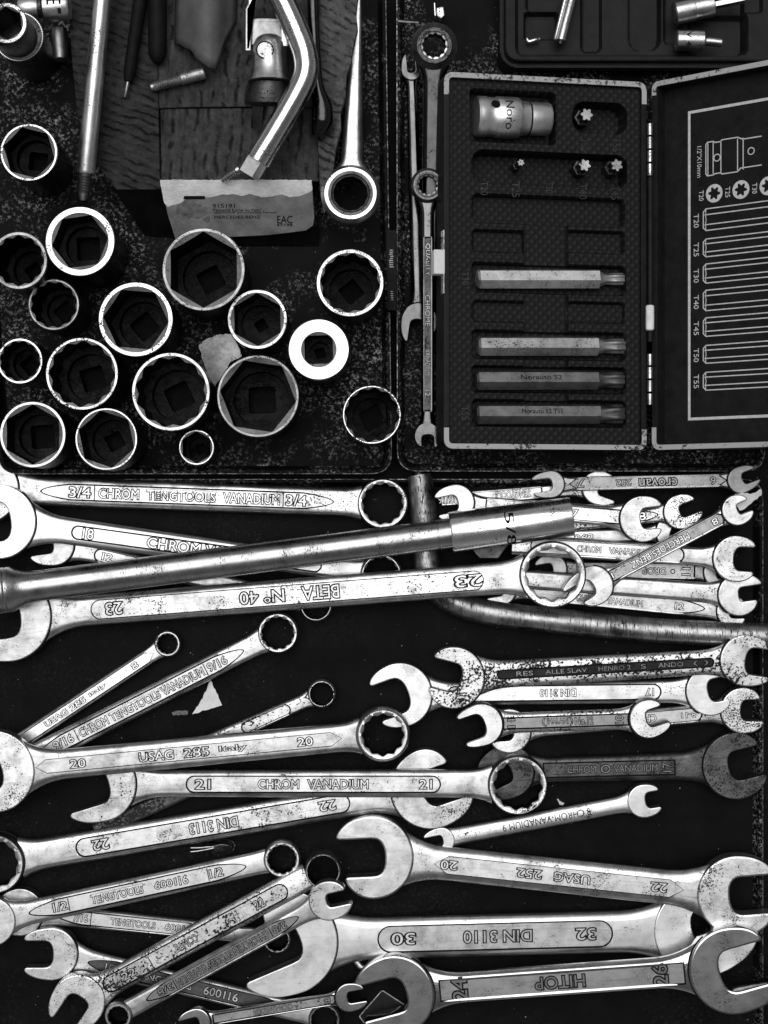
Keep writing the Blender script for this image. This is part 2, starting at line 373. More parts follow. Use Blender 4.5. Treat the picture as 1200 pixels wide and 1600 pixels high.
def wrench(kind, label, A, B, wA, wB, T=5.0, mat='satin_steel', hA=None, hB=None, panel=None, texts=(), group='wrenches piled in the lower tray', rnd=0.42, face=None, pmat=None, tmat=None, grime_w=0.7, dep=0.4, neck='dull_black'):
    pA, pB = U(*A), U(*B); L = (pB - pA).length; e = empty(kind, label, 'wrench', frame(pA, pB), group)
    ang = math.atan2((pB - pA).y, (pB - pA).x); kA, kB = kz(A[2]), kz(B[2]); km = (kA + kB) / 2
    horiz = abs(B[0] - A[0]) > abs(B[1] - A[1])
    def s_of(p): return L * ((p - A[0]) / (B[0] - A[0]) if horiz else (p - A[1]) / (B[1] - A[1]))
    zt = T / 2; face = face or mat
    # heads
    for h, x0, k in ((hA, 0.0, kA), (hB, L, kB)):
        if not h: continue
        R = h['R'] * k
        if h['t'] == 'open':
            P = jaw_outline(R, h['w'] * k, h.get('t1', h['R'] * .8) * k, h.get('t2', h['R'] * .8) * k, h.get('b', 0.2 * h['R']) * k, h.setdefault('tip', 0.13 if h['R'] > 45 else 0.17))
            a = rad(h['d']) - ang; c, s = math.cos(a), math.sin(a); sy = h.get('sq', 1.0)
            P = [(x0 + x * c - y * s, x * s + y * c) for x, y in P]
            up = h.get('up', 1.3); mb = MB(); prism(mb, P, -zt - up * 0.6, zt + up, min(h.get('bev', 0.55), 0.40 * h.get('tip', 0.13) * R), 0, 2, 0); mb.build('open_jaw', [h.get('edge', mat), neck, face], e)
            if h.get('line', True):         # dark line where the forged head meets the shank
                mb = MB(); Q = inset(ccw(P), -0.55); l0 = mb.loop([(x, y, zt - 0.3) for x, y in Q]); l1 = mb.loop([(x, y, zt + 0.10) for x, y in inset(Q, 0.1)]); l2 = mb.loop([(x, y, zt + 0.10) for x, y in inset(Q, 0.75)])
                keep = [i for i in range(len(Q)) if ((Q[i][0] - x0) * (1 if x0 == 0 else -1)) > R * 0.55]
                F = [(l0[i], l0[(i + 1) % len(Q)], l1[(i + 1) % len(Q)], l1[i]) for i in keep] + [(l1[i], l1[(i + 1) % len(Q)], l2[(i + 1) % len(Q)], l2[i]) for i in keep]
                if F: mesh_obj('neck_line', mb.V, F, 'dull_black', None, e)
        else:
            n = 96; ri = h['ri'] * k; up = h.get('up', 2.4); dn = h.get('dn', 1.2); pts = h.get('pts', 12); amp = h.get('amp', 0.085); mb = MB()
            circ = lambda r: [(x0 + r * math.cos(2 * math.pi * i / n), r * math.sin(2 * math.pi * i / n)) for i in range(n)]
            star = lambda f: [(x0 + x, y) for x, y in pt_loop(ri * f, n, pts, amp, h.get('rot', 0.1))]
            z1 = zt + up; z0 = -zt - dn; L_ = []
            rt = R * h.get('taper', 0.93); bv = h.get('rb', 0.35)
            for P, z in ((star(1.0), z0), (circ(rt), z0), (circ(R), 0), (circ(R), zt + 0.2), (circ(rt + 0.0), z1 - bv), (circ(rt - bv), z1)): L_.append(mb.loop([(x, y, z) for x, y in P]))
            rim = circ(min(ri * 1.02, rt - bv - 0.2)); L_.append(mb.loop([(x, y, z1) for x, y in rim]))
            st = star(1.0); rr0 = min(ri * 1.02, rt - bv - 0.2)
            L_.append(mb.loop([(x, y, z1 - 0.15 - 0.45 * max(0, rr0 - math.hypot(x - x0, y))) for x, y in st])); L_.append(mb.loop([(x, y, z0) for x, y in st]))
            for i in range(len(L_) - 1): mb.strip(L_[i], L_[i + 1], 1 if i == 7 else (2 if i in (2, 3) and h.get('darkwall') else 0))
            mb.build('ring_end', [h.get('mat', mat), 'shaded_bore', 'black_steel'], e)
            if h.get('ratchet'):
                mb = MB(); lo = [mb.loop([(x, y, z1 + dz) for x, y in circ(ri * f)]) for f, dz in ((1.04, -0.4), (1.03, 0.12), (0.9, 0.12), (0.86, -0.3))]
                tooth = mb.loop([(x, y, z1 - 0.5) for x, y in star(0.80)]); tb = mb.loop([(x, y, z0) for x, y in star(0.80)]); lo += [tooth, tb]
                for i in range(len(lo) - 1): mb.strip(lo[i], lo[i + 1], 1 if i == 3 else 0)
                mb.build('ratchet_insert', ['black_steel', h.get('teeth', 'grey_steel')], e)
    # shank: a loft with a sunk panel
    a0 = (hA['R'] * kA * (0.55 if hA['t'] == 'open' else hA['ri'] / hA['R'] * 1.03) if hA else 0.0); b0 = L - (hB['R'] * kB * (0.55 if hB['t'] == 'open' else hB['ri'] / hB['R'] * 1.03) if hB else 0.0)
    def hw(s):
        f = s / L; h0 = (wA * kA * (1 - f) + wB * kB * f) / 2; r = h0
        for h, d, k in ((hA, s, kA), (hB, L - s, kB)):
            if not h: continue
            R = h['R'] * k; d0 = R * (0.55 if h['t'] == 'open' else 0.8); ln = R * h.get('fl', 1.25 if h['t'] == 'open' else 0.9); tgt = R * (0.80 if h['t'] == 'open' else 0.70)
            q = max(0.0, 1 - max(d - d0, 0) / ln); r = max(r, h0 + (tgt - h0) * q ** 2.2 if tgt > h0 else h0)
        return r
    st = set(a0 + (b0 - a0) * i / 46 for i in range(47))
    if panel:
        s0, s1 = s_of(panel[0]), s_of(panel[1]); pw = panel[2] * km / 2; g = grime_w; style = panel[3] if len(panel) > 3 else 'round'
        cl = {'round': pw, 'point': pw * 4.2, 'chamfer': pw * 1.6, 'square': 0.15}[style]
        def shape(s, s0, s1, pw, cl):
            d = min(s - s0, s1 - s)
            if d <= 0: return 0.0
            if d >= cl: return pw
            f = d / cl
            return pw * (math.sqrt(1 - (1 - f) ** 2) if style == 'round' else (math.sqrt(f * (2 - f)) * 0.6 + 0.4 * f if style == 'point' else f if style == 'chamfer' else 1.0))
        for q in range(13):
            f = (q / 12) ** 2 * 1.0
            for s in (s0 - g + f * (cl + g), s1 + g - f * (cl + g), s0 + 1e-3 + f * cl, s1 - 1e-3 - f * cl): st.add(s)
    st = sorted(x for x in st if a0 <= x <= b0); mb = MB(); rows = []
    for s in st:
        h = hw(s); r = min(h * rnd, T * 0.9); pin = pou = 0.0; d = 0.0
        if panel:
            pin = min(shape(s, s0, s1, pw, cl), h - r * 0.4); pou = min(shape(s, s0 - g, s1 + g, pw + g, cl + g), h - r * 0.3); d = dep if pou > 0 else 0.0
        half = [(max(pin, 0.012), zt - d), (max(pou, 0.024), zt), (max(h - r, max(pou, 0.024) + 0.01), zt - 0.02)]
        for k in range(1, 6):
            a = math.pi / 2 * k / 6; half.append((h - r + r * math.sin(a), zt * (0.10 + 0.90 * math.cos(a)) if True else 0))
        half += [(h, 0.0), (h - r * 0.4, -zt * 0.8), (h - r, -zt)]
        row = [(s, -y, z) for y, z in reversed(half)] + [(s, y, z) for y, z in half]; rows.append(mb.loop(row))
    nh = len(rows[0]); mid = nh // 2
    for i in range(len(rows) - 1):
        for j in range(nh - 1):
            mi = 2 if j == mid - 1 else 1 if j in (mid - 2, mid) else 0
            if not panel: mi = 0
            elif mi and not (s0 - g <= (st[i] + st[i + 1]) / 2 <= s1 + g): mi = 0
            elif mi == 2 and not (s0 <= (st[i] + st[i + 1]) / 2 <= s1): mi = 1
            mb.F.append((rows[i][j], rows[i + 1][j], rows[i + 1][j + 1], rows[i][j + 1])); mb.I.append(mi)
        mb.F.append((rows[i][nh - 1], rows[i + 1][nh - 1], rows[i + 1][0], rows[i][0])); mb.I.append(0)
    mb.cap(rows[0][::-1]); mb.cap(rows[-1]); sh = mb.build('shank', [mat, 'stamp_dirt', pmat or mat], e, 19)
    # stamped or raised lettering
    for tx in texts:
        t_, x0, x1, hpx = tx[:4]; o = tx[4] if len(tx) > 4 else {}
        sa, sb = s_of(x0), s_of(x1); mb = MB(); zb = zt - (dep if panel and o.get('in', True) else -0.02)
        v = o.get('v', 0) * km; rot = math.pi if o.get('flip') else 0.0
        if t_ == '|':
            bar_into(mb, (sa + sb) / 2 - 0.22, (sa + sb) / 2 + 0.22, v - hpx * km / 2, v + hpx * km / 2, zb - 0.1, zb + 0.05, 1)
        elif o.get('turn'):
            text_into(mb, t_, (sa + sb) / 2, v, hpx * km, abs(sb - sa), zb, math.pi / 2 * o['turn'], 0.1, 0, 1, 0.07)
        else:
            text_into(mb, t_, (sa + sb) / 2, v, abs(sb - sa), hpx * km, zb, rot, 0.1, 1 if o.get('dark') else 0, None if o.get('dark') else 1, o.get('off', 0.07))
        for (b0_, b1_) in o.get('bars', ()):
            q0, q1 = s_of(b0_), s_of(b1_); yy = v + hpx * km * (0.5 if not o.get('flip') else -0.5)
            bar_into(mb, min(q0, q1), max(q0, q1), yy - 0.15, yy + 0.32, zb, zb + 0.12, 0); bar_into(mb, min(q0, q1) - .2, max(q0, q1) + .2, yy - 0.28, yy + 0.46, zb - 0.1, zb + 0.04, 1)
        if mb.V: mb.build('lettering', [tmat or pmat or mat, 'stamp_dirt'], sh, 0)
    return e
def O(R, w_, d, t1=None, t2=None, b=None, **k):
    h = dict(t='open', R=R, w=w_, d=d); h['t1'] = t1 or R * .8; h['t2'] = t2 or R * .8; h['b'] = R * .2 if b is None else b; h.update(k); return h
def G(R, ri, **k): h = dict(t='ring', R=R, ri=ri); h.update(k); return h
FL = dict(flip=True)
CW, OW = 'combination_wrench', 'open_end_wrench'
# --- upper left of the pile
wrench(CW, 'satin combination wrench stamped 3/4 lying along the socket tray edge', (-22, 764, 6), (598, 787, 6), 47, 43, 5.5, 'satin_steel', O(54, 58, 195), G(39.5, 32.5, taper=.96, amp=.1),
       (67, 520, 22, 'point'), [('3/4', 110, 143, 16), ('|', 149, 149, 22), ('CHROM', 156, 218, 15), ('TENGTOOLS', 231, 337, 15, dict(bars=[(231, 277), (278, 338)])), ('VANADIUM', 350, 437, 15), ('|', 443, 443, 22), ('3/4', 448, 479, 16)])
wrench(CW, 'small wrench stamped 12 half hidden under the long chrome bar', (85, 851, 5), (494, 945, 4), 30, 26, 4, 'satin_steel', O(33, 26, 187, 37, 32, 0), G(26, 22.5, up=1.6),
       (150, 300, 17), [('12', 161, 176, 11)])
wrench(CW, 'bright combination wrench stamped 18 at the left edge of the photo', (0, 815, 13), (595, 897, 6), 44, 34, 5.5, 'bright_steel', O(58, 62, 187, 50, 50, 19), G(33, 28),
       (114, 500, 18), [('18', 130, 146, 16), ('CHROM VANADIUM', 230, 440, 16)])
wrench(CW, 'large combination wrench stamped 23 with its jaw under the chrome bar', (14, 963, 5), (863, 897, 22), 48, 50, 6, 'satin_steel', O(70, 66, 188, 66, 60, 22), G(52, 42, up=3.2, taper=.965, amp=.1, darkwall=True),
       (148, 757, 28, 'round'), [('23', 170, 196, 19, FL), ('Nº 40', 381, 450, 19, FL), ('BETA', 478, 535, 20, FL), ('23', 714, 756, 18, FL)], grime_w=0.45)
# --- upper right of the pile
wrench(CW, 'slim wrench stamped 5/16 beneath the dark seven wrench', (690, 781, 4.5), (935, 762, 5), 20, 22, 4, 'satin_steel', None, O(27, 22, -20, 24, 30, 0),
       (684, 845, 13, 'square'), [('5/16', 685, 706, 11, FL), ('|', 709, 709, 13), ('TENGTOOLS', 774, 829, 10, FL)])
wrench(OW, 'double open wrench whose jaws flank the 5/8 sleeve', (712, 786, 9), (1003, 811, 9), 26, 34, 5, 'satin_steel', O(29, 26, 192, 30, 30, 3), O(36, 33, 6, 30, 26, 4),
       (760, 972, 19, 'square'), [('7', 893, 902, 11)])
wrench(OW, 'pitted eight millimetre wrench poking out behind a larger jaw', (880, 820, 5), (1063, 800, 7), 22, 24, 4, 'pitted_steel', None, O(27, 20, 22, 26, 30, 2), (960, 1026, 17, 'point'), [('8', 998, 1008, 12)])
wrench(OW, 'pale tapering wrench stamped 262 under the sleeve end', (800, 846, 5), (1050, 832, 3.5), 28, 20, 4, 'satin_steel', None, O(27, 24, -18, 20, 36, 4), None, [('262', 897, 926, 10)])
wrench(CW, 'wrench marked drop eleven between two wider shanks', (861, 889, 4), (1122, 894, 5), 24, 26, 4, 'grey_steel', O(24, 19, 190, 24, 24, 2), O(24, 20, 0), (905, 1083, 18, 'square'), [('DROP', 1003, 1039, 10, FL), ('•', 1048, 1053, 5), ('11', 1065, 1077, 11, dict(turn=1))])
wrench(OW, 'long wrench marked vanadium 12 beside the scratched pipe', (780, 919, 4.5), (1142, 955, 4.5), 28, 30, 4.5, 'satin_steel', O(27, 22, 190), O(24, 20, 0), (812, 1098, 20, 'point'), [('CHROM - VANADIUM', 900, 1003, 9, dict(v=-2)), ('12', 1054, 1067, 10)])
wrench(OW, 'plain broad wrench with a chipped jaw above the scratched pipe', (820, 905, 9), (1153, 929, 9), 30, 31, 4.5, 'satin_steel', None, O(33, 22, 8, 36, 26, 1), None)
wrench(OW, 'open wrench marked chrom vanadium with its jaw facing right', (800, 850, 11), (1148, 873, 11.5), 34, 28, 5, 'satin_steel', None, O(36, 37, -3, 28, 27, 4), (830, 1066, 20), [('CHROM', 901, 938, 9), ('VANADIUM', 951, 1015, 9)], pmat='panel_light')
wrench(OW, 'grey slim wrench with seven and six ends along the case tray', (860, 757, 12), (1156, 750, 12), 22, 22, 4, 'grey_steel', O(21, 20, 188, 27, 28, 2), O(21, 18, 22, 25, 27, -2), (890, 1133, 17, 'chamfer'), [('7', 902, 911, 11, FL), ('252', 962, 985, 10, FL), ('crovan', 998, 1057, 11, FL), ('6', 1109, 1117, 11, FL)], face='dim_reflect_steel', pmat='dim_reflect_steel')
wrench(OW, 'small wrench laid diagonally on top of the right-hand wrenches', (926, 915, 17), (1150, 797, 17), 25, 23, 4.5, 'satin_steel', O(31, 28, 211, 26, 44, 0), O(24, 18, 22, 20, 22, 0), (938, 1128, 15), [('10', 944, 957, 9, FL), ('MERCEDES-BENZ', 986, 1075, 10, FL), ('8', 1112, 1120, 10, FL)], pmat='panel_grey', tmat='bright_steel')
# --- middle left
wrench(CW, 'thin wrench stamped 8 lying diagonally under a larger jaw', (30, 1160, 4), (263, 1005, 4), 27, 25, 3.5, 'satin_steel', None, G(21, 16.5, up=1.5, amp=.11), (20, 240, 15, 'chamfer'), [('8', 207, 215, 10), ('Italy', 141, 165, 8), ('285', 111, 133, 9), ('USAG', 72, 105, 9)], pmat='bright_steel', grime_w=.42)
wrench(CW, 'combination wrench stamped 9/16 lying diagonally left of centre', (60, 1179, 6), (435, 988, 6), 38, 36, 5, 'satin_steel', None, G(31.5, 26, taper=.96, amp=.1), (62, 380, 21, 'point'), [('9/16', 86, 115, 13), ('|', 121, 121, 20), ('CHROM', 126, 169, 13), ('TENGTOOLS', 174, 250, 13, dict(bars=[(176, 209), (210, 251)])), ('VANADIUM', 254, 318, 13), ('|', 322, 322, 20), ('9/16', 326, 354, 13)], pmat='panel_light')
wrench(CW, 'rust-spotted ring wrench poking out above the twenty wrench', (236, 1203, 4), (503, 1083, 4), 30, 22, 4, 'rusty_steel', None, G(22, 19.5, up=1.5), (380, 452, 14))
wrench(CW, 'rust-eaten shank showing below the twenty-one wrench jaw', (150, 1298, 4), (345, 1211, 4), 26, 26, 4, 'dark_rust', None, None, None)
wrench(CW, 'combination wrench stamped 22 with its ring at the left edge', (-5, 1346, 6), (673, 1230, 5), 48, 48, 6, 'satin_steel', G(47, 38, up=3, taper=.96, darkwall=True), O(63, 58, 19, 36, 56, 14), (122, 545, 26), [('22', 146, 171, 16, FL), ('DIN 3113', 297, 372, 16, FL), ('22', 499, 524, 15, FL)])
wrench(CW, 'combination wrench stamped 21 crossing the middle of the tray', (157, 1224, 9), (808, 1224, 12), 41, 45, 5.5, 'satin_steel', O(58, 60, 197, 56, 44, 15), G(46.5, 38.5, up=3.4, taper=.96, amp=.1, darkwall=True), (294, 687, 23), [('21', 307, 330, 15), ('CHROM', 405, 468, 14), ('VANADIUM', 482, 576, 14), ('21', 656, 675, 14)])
wrench(CW, 'satin combination wrench stamped 20 above the twenty-one wrench', (-8, 1204, 17), (598, 1146, 13), 47, 45, 6, 'satin_steel', O(64, 58, 195, 54, 54, 14, line=False), G(42.5, 33.5, up=2, rb=.5, amp=.1), (58, 533, 20, 'chamfer'), [('20', 111, 134, 13), ('USAG', 218, 271, 14), ('285', 288, 326, 14), ('Italy', 343, 384, 11), ('20', 465, 488, 13)], grime_w=.34, dep=.25)
# --- middle right
wrench(OW, 'pale open wrench marked DIN 3110 whose left jaw shows beside a ring', (625, 1085, 6), (1108, 1079, 6), 36, 37, 5, 'bright_steel', O(50, 56, 200, 40, 38, 13), O(38, 36, 13, 28, 26, 4), (700, 1030, 21), [('DIN 3110', 843, 899, 11, FL), ('17', 1008, 1020, 11, FL)], pmat='bright_steel')
wrench(OW, 'long rust-pitted wrench with a dark sunken inscription', (708, 1058, 12), (1163, 1031, 11), 44, 38, 5, 'rusty_steel', O(48, 46, 166, 32, 36, 13), O(40, 42, -8, 34, 38, 1), (778, 1112, 11), [('RES', 806, 832, 7), ('ALLE SLAV', 851, 916, 7), ('HENRO 2', 934, 984, 7), ('S', 1000, 1008, 7), ('ANDO', 1027, 1066, 7), ('( )', 1082, 1105, 8)], pmat='grime_rust', tmat='dark_bit_steel')
wrench(OW, 'worn open wrench stamped 11-8 with its jaw at the right edge', (795, 1141, 5), (1160, 1109, 6), 28, 30, 4.5, 'pitted_steel', O(34, 30, 182), O(36, 33, 0, 24, 30, 5), (990, 1094, 18), [('CH', 1007, 1024, 11, FL), ('8-11', 1064, 1086, 8, FL)], pmat='panel_light')
wrench(OW, 'rust-edged double open wrench marked No.12', (752, 1131, 13), (1012, 1122, 13), 32, 32, 4.5, 'rusty_steel', O(34, 35, 199, 33, 33, 4, edge='black_steel', tip=.24, bev=.75), O(31, 25, 18, 24, 30, 3, edge='black_steel', tip=.24, bev=.7), (781, 985, 15, 'square'), [('11', 793, 804, 13, dict(turn=1)), ('(', 847, 851, 12), ('JHALANI', 853, 888, 11), (')', 890, 894, 12), ('No.12', 898, 926, 11), ('10', 961, 973, 12, dict(turn=1))], face='bright_steel', pmat='panel_grey')
wrench(OW, 'dark blackened open wrench below the other right-hand wrenches', (792, 1204, 4), (1148, 1195, 5), 38, 46, 5.5, 'black_steel', O(42, 34, 205, 44, 40, 6), O(52, 46, 14, 40, 41, 12), (850, 1052, 20, 'square'), [('17', 1034, 1048, 14, dict(turn=1)), ('CHROM', 886, 930, 11), ('O', 938, 953, 13), ('VANADIUM', 958, 1026, 11)], pmat='black_steel', tmat='dark_bit_steel')
wrench(OW, 'slender pale wrench lettered chrom-vanadium with 8 and 9 ends', (690, 1311, 5), (1005, 1250, 6), 27, 26, 4.5, 'bright_steel', O(20, 17, 192, 26, 26, 2, line=False), O(26, 25, 10, 24, 24, -2, line=False), None, [('8 CHROM-VANADIUM 9', 785, 922, 11, dict(FL, dark=True))], rnd=.8)
# --- bottom
wrench(OW, 'wrench marked DIN 3110 with a huge white jaw and 30 and 32 ends', (446, 1469, 6), (1092, 1452, 6), 64, 66, 7, 'bright_steel', O(82, 68, 203, 80, 16, 24), O(72, 70, 20, 60, 76, 12, line=False), (592, 954, 38), [('30', 612, 648, 18, FL), ('DIN 3110', 724, 830, 18, FL), ('32', 899, 929, 18, FL)], pmat='satin_steel')
wrench(OW, 'satin open wrench stamped 20 and 22 with a half-outlined panel', (582, 1337, 7), (1151, 1397, 15), 52, 55, 7, 'satin_steel', O(65, 57, 183, 43, 54, 20, line=False, bev=1.2), O(63, 58, 5, 56, 50, 13, line=False, bev=1.2), (680, 1067, 26, 'chamfer'), [('20', 690, 715, 14, FL), ('252', 809, 847, 14, FL), ('USAG', 867, 922, 14, FL), ('22', 1017, 1041, 14, FL)], grime_w=.34, dep=.2, rnd=.6)
wrench(OW, 'grey-faced wrench stamped 24 and 26 with bright rails on its shank', (618, 1550, 10), (1143, 1512, 21), 50, 50, 7, 'polished_steel', O(62, 54, 196, 58, 56, 18, bev=1.0, up=2.2), O(68, 66, 17, 56, 78, 20, bev=1.0, up=2.2), (690, 1068, 30, 'square'), [('24', 708, 731, 34, dict(turn=1)), ('HITOP', 838, 915, 19, FL), ('26', 1021, 1043, 32, dict(turn=1))], face='dim_reflect_steel', pmat='panel_grey', tmat='dim_reflect_steel', rnd=.6)
wrench(CW, 'combination wrench stamped 7/16 under the half-inch wrench', (33, 1423, 5), (433, 1465, 4), 34, 26, 4.5, 'satin_steel', O(37, 32, 185), G(22, 18.5, up=1.5), (92, 330, 18, 'point'), [('7/16', 116, 138, 11), ('|', 143, 143, 18), ('TENGTOOLS', 174, 243, 10), ('6001', 259, 288, 10)], pmat='panel_light')
wrench(CW, 'combination wrench stamped 1/2 with its ring right of the glass bulb', (-12, 1438, 13), (441, 1340, 8), 38, 38, 5, 'satin_steel', O(38, 34, 200, line=False), G(29, 23, up=1.8), (48, 383, 22, 'point'), [('1/2', 84, 105, 13), ('|', 108, 108, 20), ('TENGTOOLS', 143, 223, 13, dict(bars=[(145, 180), (181, 224)])), ('6001', 242, 275, 11), ('16', 280, 293, 13), ('|', 325, 325, 20), ('1/2', 328, 348, 13)], pmat='panel_light')
wrench(CW, 'wrench with a dark sunken panel and its open jaw facing left', (82, 1488, 6), (507, 1590, 4), 37, 32, 4.5, 'satin_steel', O(41, 41, 180, 41, 41, 3), G(25, 21, up=1.5, mat='grey_steel'), (140, 450, 20, 'point'), [('1/2', 166, 180, 10), ('TENGTOOLS', 215, 300, 10), ('6001', 319, 352, 13), ('16', 358, 372, 13)], pmat='panel_dark', tmat='satin_steel')
wrench(CW, 'rust-stained wrench with a three-part panel lying diagonally at lower left', (124, 1562, 13), (505, 1356, 10), 40, 42, 5.5, 'pitted_steel', O(42, 36, 236, 40, 42, 9, line=False), G(28.5, 25.5, up=5, darkwall=True, mat='grey_steel'), (165, 447, 23), [('22', 192, 212, 12), ('|', 236, 236, 20), ('BAHCO', 275, 308, 12), ('| |', 366, 372, 20, dict(dark=True)), ('22', 398, 412, 14)], pmat='rusty_panel', face='satin_steel')
wrench(CW, 'wrench stamped 3/8 with its small jaw over the huge white jaw', (187, 1584, 14), (514, 1405, 19), 31, 30, 4.5, 'satin_steel', G(22, 16.5, up=1.8, amp=.1), O(31, 21, 13, 28, 34, 3, line=False, bev=1.0), (232, 466, 19, 'point'), [('3/8', 249, 271, 11, FL), ('|', 275, 275, 16), ('VANADIUM', 278, 325, 11, FL), ('TENGTOOLS', 328, 385, 11, FL), ('CHROM', 388, 420, 11, FL), ('|', 424, 424, 16), ('3/8', 428, 447, 11, FL)], pmat='panel_grey')
wrench(OW, 'tiny double open wrench lying along the bottom edge', (308, 1595, 12), (546, 1556, 12), 21, 20, 4, 'polished_steel', O(22, 18, 195, 26, 26), O(22, 18, 10, 24, 26, 3), (335, 522, 11, 'square'), [('CROM-VANADIUM', 397, 457, 8, FL), ('8', 508, 516, 8)], face='dim_reflect_steel', pmat='panel_grey')

# ------------------------------------------------------------------ bars and pipe across the pile
A, B = U(-8, 924, 22), U(700, 834, 22); e = empty('breaker_bar', 'long satin chrome bar with flared end and 5/8 sleeve across the wrenches', 'bar', frame(A, B))
k = kz(22); Lb = (B - A).length
lathe('handle', A, B, [(-6, 36 * k), (18 * k, 36 * k), (20 * k, 35 * k), (22 * k, 36 * k), (28 * k, 35 * k), (36 * k, 30 * k), (50 * k, 25.5 * k), (70 * k, 24 * k), (Lb - 17 * k, 23.5 * k), (Lb - 16.5 * k, 22.6 * k), (Lb - 15 * k, 22.6 * k), (Lb - 14.5 * k, 24 * k), (Lb + 2, 24 * k)], ['chrome_bar'], e, 48)
A2, B2 = U(704, 832, 23), U(893, 807, 23); L2 = (B2 - A2).length
sl = lathe('sleeve', A2, B2, [(0, 24 * k), (0, 31 * k), (0.7, 32.2 * k), (L2 - 0.7, 30.5 * k), (L2, 29.8 * k), (L2, 26 * k), (L2 - 22, 25.5 * k), (L2 - 22, 2)], ['polished_steel', 'shaded_bore', 'sleeve_steel'], e, 56, [2, 2, 2, 2, 2, 1, 1], 30)
mb = MB(); m2 = frame(A2, B2); t_ = MB(); text_into(t_, '5/8', 0, 0, 18, 4.2, 0, -math.pi / 2, 0.0, 0)
rr = 31.5 * k; inv = e.matrix_basis.inverted()
for (x, y, z) in t_.V:                       # wrap the stamp round the sleeve
    a = (y - 2.5) / rr; p = m2 @ Vector((L2 * 0.48 + x, rr * math.sin(a), rr * math.cos(a) + 0.3)); mb.V.append(tuple(inv @ (p * S) / S))
mb.F, mb.I = t_.F, t_.I; mb.build('lettering', ['dull_black'], sl, 0)
e = empty('bent_pipe', 'scratched steel pipe bent through a right angle under the wrenches', 'pipe', Matrix.Translation(U(672, 905, 7)))
pts = [(655, 742), (658, 760), (662, 800), (664, 850), (672, 900), (700, 934), (760, 956), (870, 970), (1000, 983), (1120, 990), (1230, 995)]
tube('pipe_body', [U(x, y, 7) for x, y in pts], [5.4, 6.0, 6.1, 6, 6, 6, 5.9, 5.9, 5.8, 5.8, 5.8], 'scratched_pipe', e, 32, sub=8)
lathe('end_plug', U(655, 737, 7), U(655, 744, 7), [(0, 1.8), (0.4, 2.2), (2.4, 2.2)], ['black_steel'], e, 16)
# dark hexagonal shape under the sleeve, built as a plain prism
e = empty('hex_piece', 'dark hexagonal piece peeping out under the 5/8 sleeve', 'nut', Matrix.Translation(U(763, 852, 8)))
mb = MB(); r = 30 * kz(8); prism(mb, [(r * math.cos(math.pi / 3 * i), r * .8 * math.sin(math.pi / 3 * i)) for i in range(6)], -3.5, 4, .5, 0, 1); mb.build('body', ['polished_steel', 'black_steel'], e, 20)

# ------------------------------------------------------------------ sockets standing in the left tray
def sq_loop(r, n, rot, rounding=0.15):
    out = []
    for i in range(n):
        a = 2 * math.pi * i / n; q = (a + rot) % (math.pi / 2) - math.pi / 4
        rr = min(r / math.cos(q), r * (1.41 - rounding)); out.append((rr * math.cos(a), rr * math.sin(a)))
    return out
def socket(label, cx, cy, R, rim, kind, zt, rot=0.0, sq=0.3, sqrot=0.4, rim_mat='socket_rim', depth=20, wall='socket_wall', cham=0.5, z0=5.0, name='socket'):
    k = kz(zt); R *= k; ro = R - rim * 1.15 * k; n = 96; P0 = U(cx, cy, zt)
    e = empty(name, label, 'socket', Matrix.Translation((P0.x, P0.y, z0)), 'loose sockets'); h = zt - z0
    circ = lambda r: [(r * math.cos(2 * math.pi * i / n), r * math.sin(2 * math.pi * i / n)) for i in range(n)]
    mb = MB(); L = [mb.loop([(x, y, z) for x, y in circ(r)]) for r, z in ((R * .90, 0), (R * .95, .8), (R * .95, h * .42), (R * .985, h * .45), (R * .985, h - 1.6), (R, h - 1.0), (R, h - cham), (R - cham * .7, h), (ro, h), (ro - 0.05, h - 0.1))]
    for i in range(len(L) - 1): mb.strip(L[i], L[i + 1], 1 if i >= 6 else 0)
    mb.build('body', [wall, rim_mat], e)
    if kind == 'square': st = sq_loop(ro * 0.80, n, rot, 0.22)
    else: st = pt_loop(ro * 1.0, n, 6 if kind == 'hex' else 12, 0.10, rot)
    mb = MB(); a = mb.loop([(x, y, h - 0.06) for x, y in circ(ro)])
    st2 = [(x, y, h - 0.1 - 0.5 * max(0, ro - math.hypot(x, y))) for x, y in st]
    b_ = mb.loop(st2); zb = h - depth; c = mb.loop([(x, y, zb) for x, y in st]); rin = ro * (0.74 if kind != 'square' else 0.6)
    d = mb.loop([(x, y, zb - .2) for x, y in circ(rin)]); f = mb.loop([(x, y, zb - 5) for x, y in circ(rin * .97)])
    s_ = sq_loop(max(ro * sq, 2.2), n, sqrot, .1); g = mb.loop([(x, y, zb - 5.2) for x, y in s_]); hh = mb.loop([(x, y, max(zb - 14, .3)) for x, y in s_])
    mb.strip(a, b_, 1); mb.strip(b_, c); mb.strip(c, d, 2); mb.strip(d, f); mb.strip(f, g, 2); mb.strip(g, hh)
    mb.cap(hh, 3); mb.build('bore', ['shaded_bore', 'bore_chamfer', 'shaded_bore_floor', 'dull_black'], e)
    return e
steel('bore_chamfer', 0.45, 0.55, 0.6, 0.4); steel('shaded_bore_floor', 0.014, 0.5, 0.9, 0.6, 0.008, pscale=600, bmp=0.0002)  # bore floor is near-black too, the shade down there painted in
socket('hex socket alone at the left edge beside the long rod', 45, 238, 45, 3.2, 'hex', 44, .25, .36, .9, depth=14)
socket('thick-rimmed bright hex socket below the threaded rod tip', 125, 377, 54.5, 8.5, 'hex', 48, .9, .42, .75, depth=15)
socket('round worn socket cut by the left edge, above the dark socket', 29, 407, 46, 5, '12', 46, 0, .3, .2, 'worn_rim', 26, cham=.8)
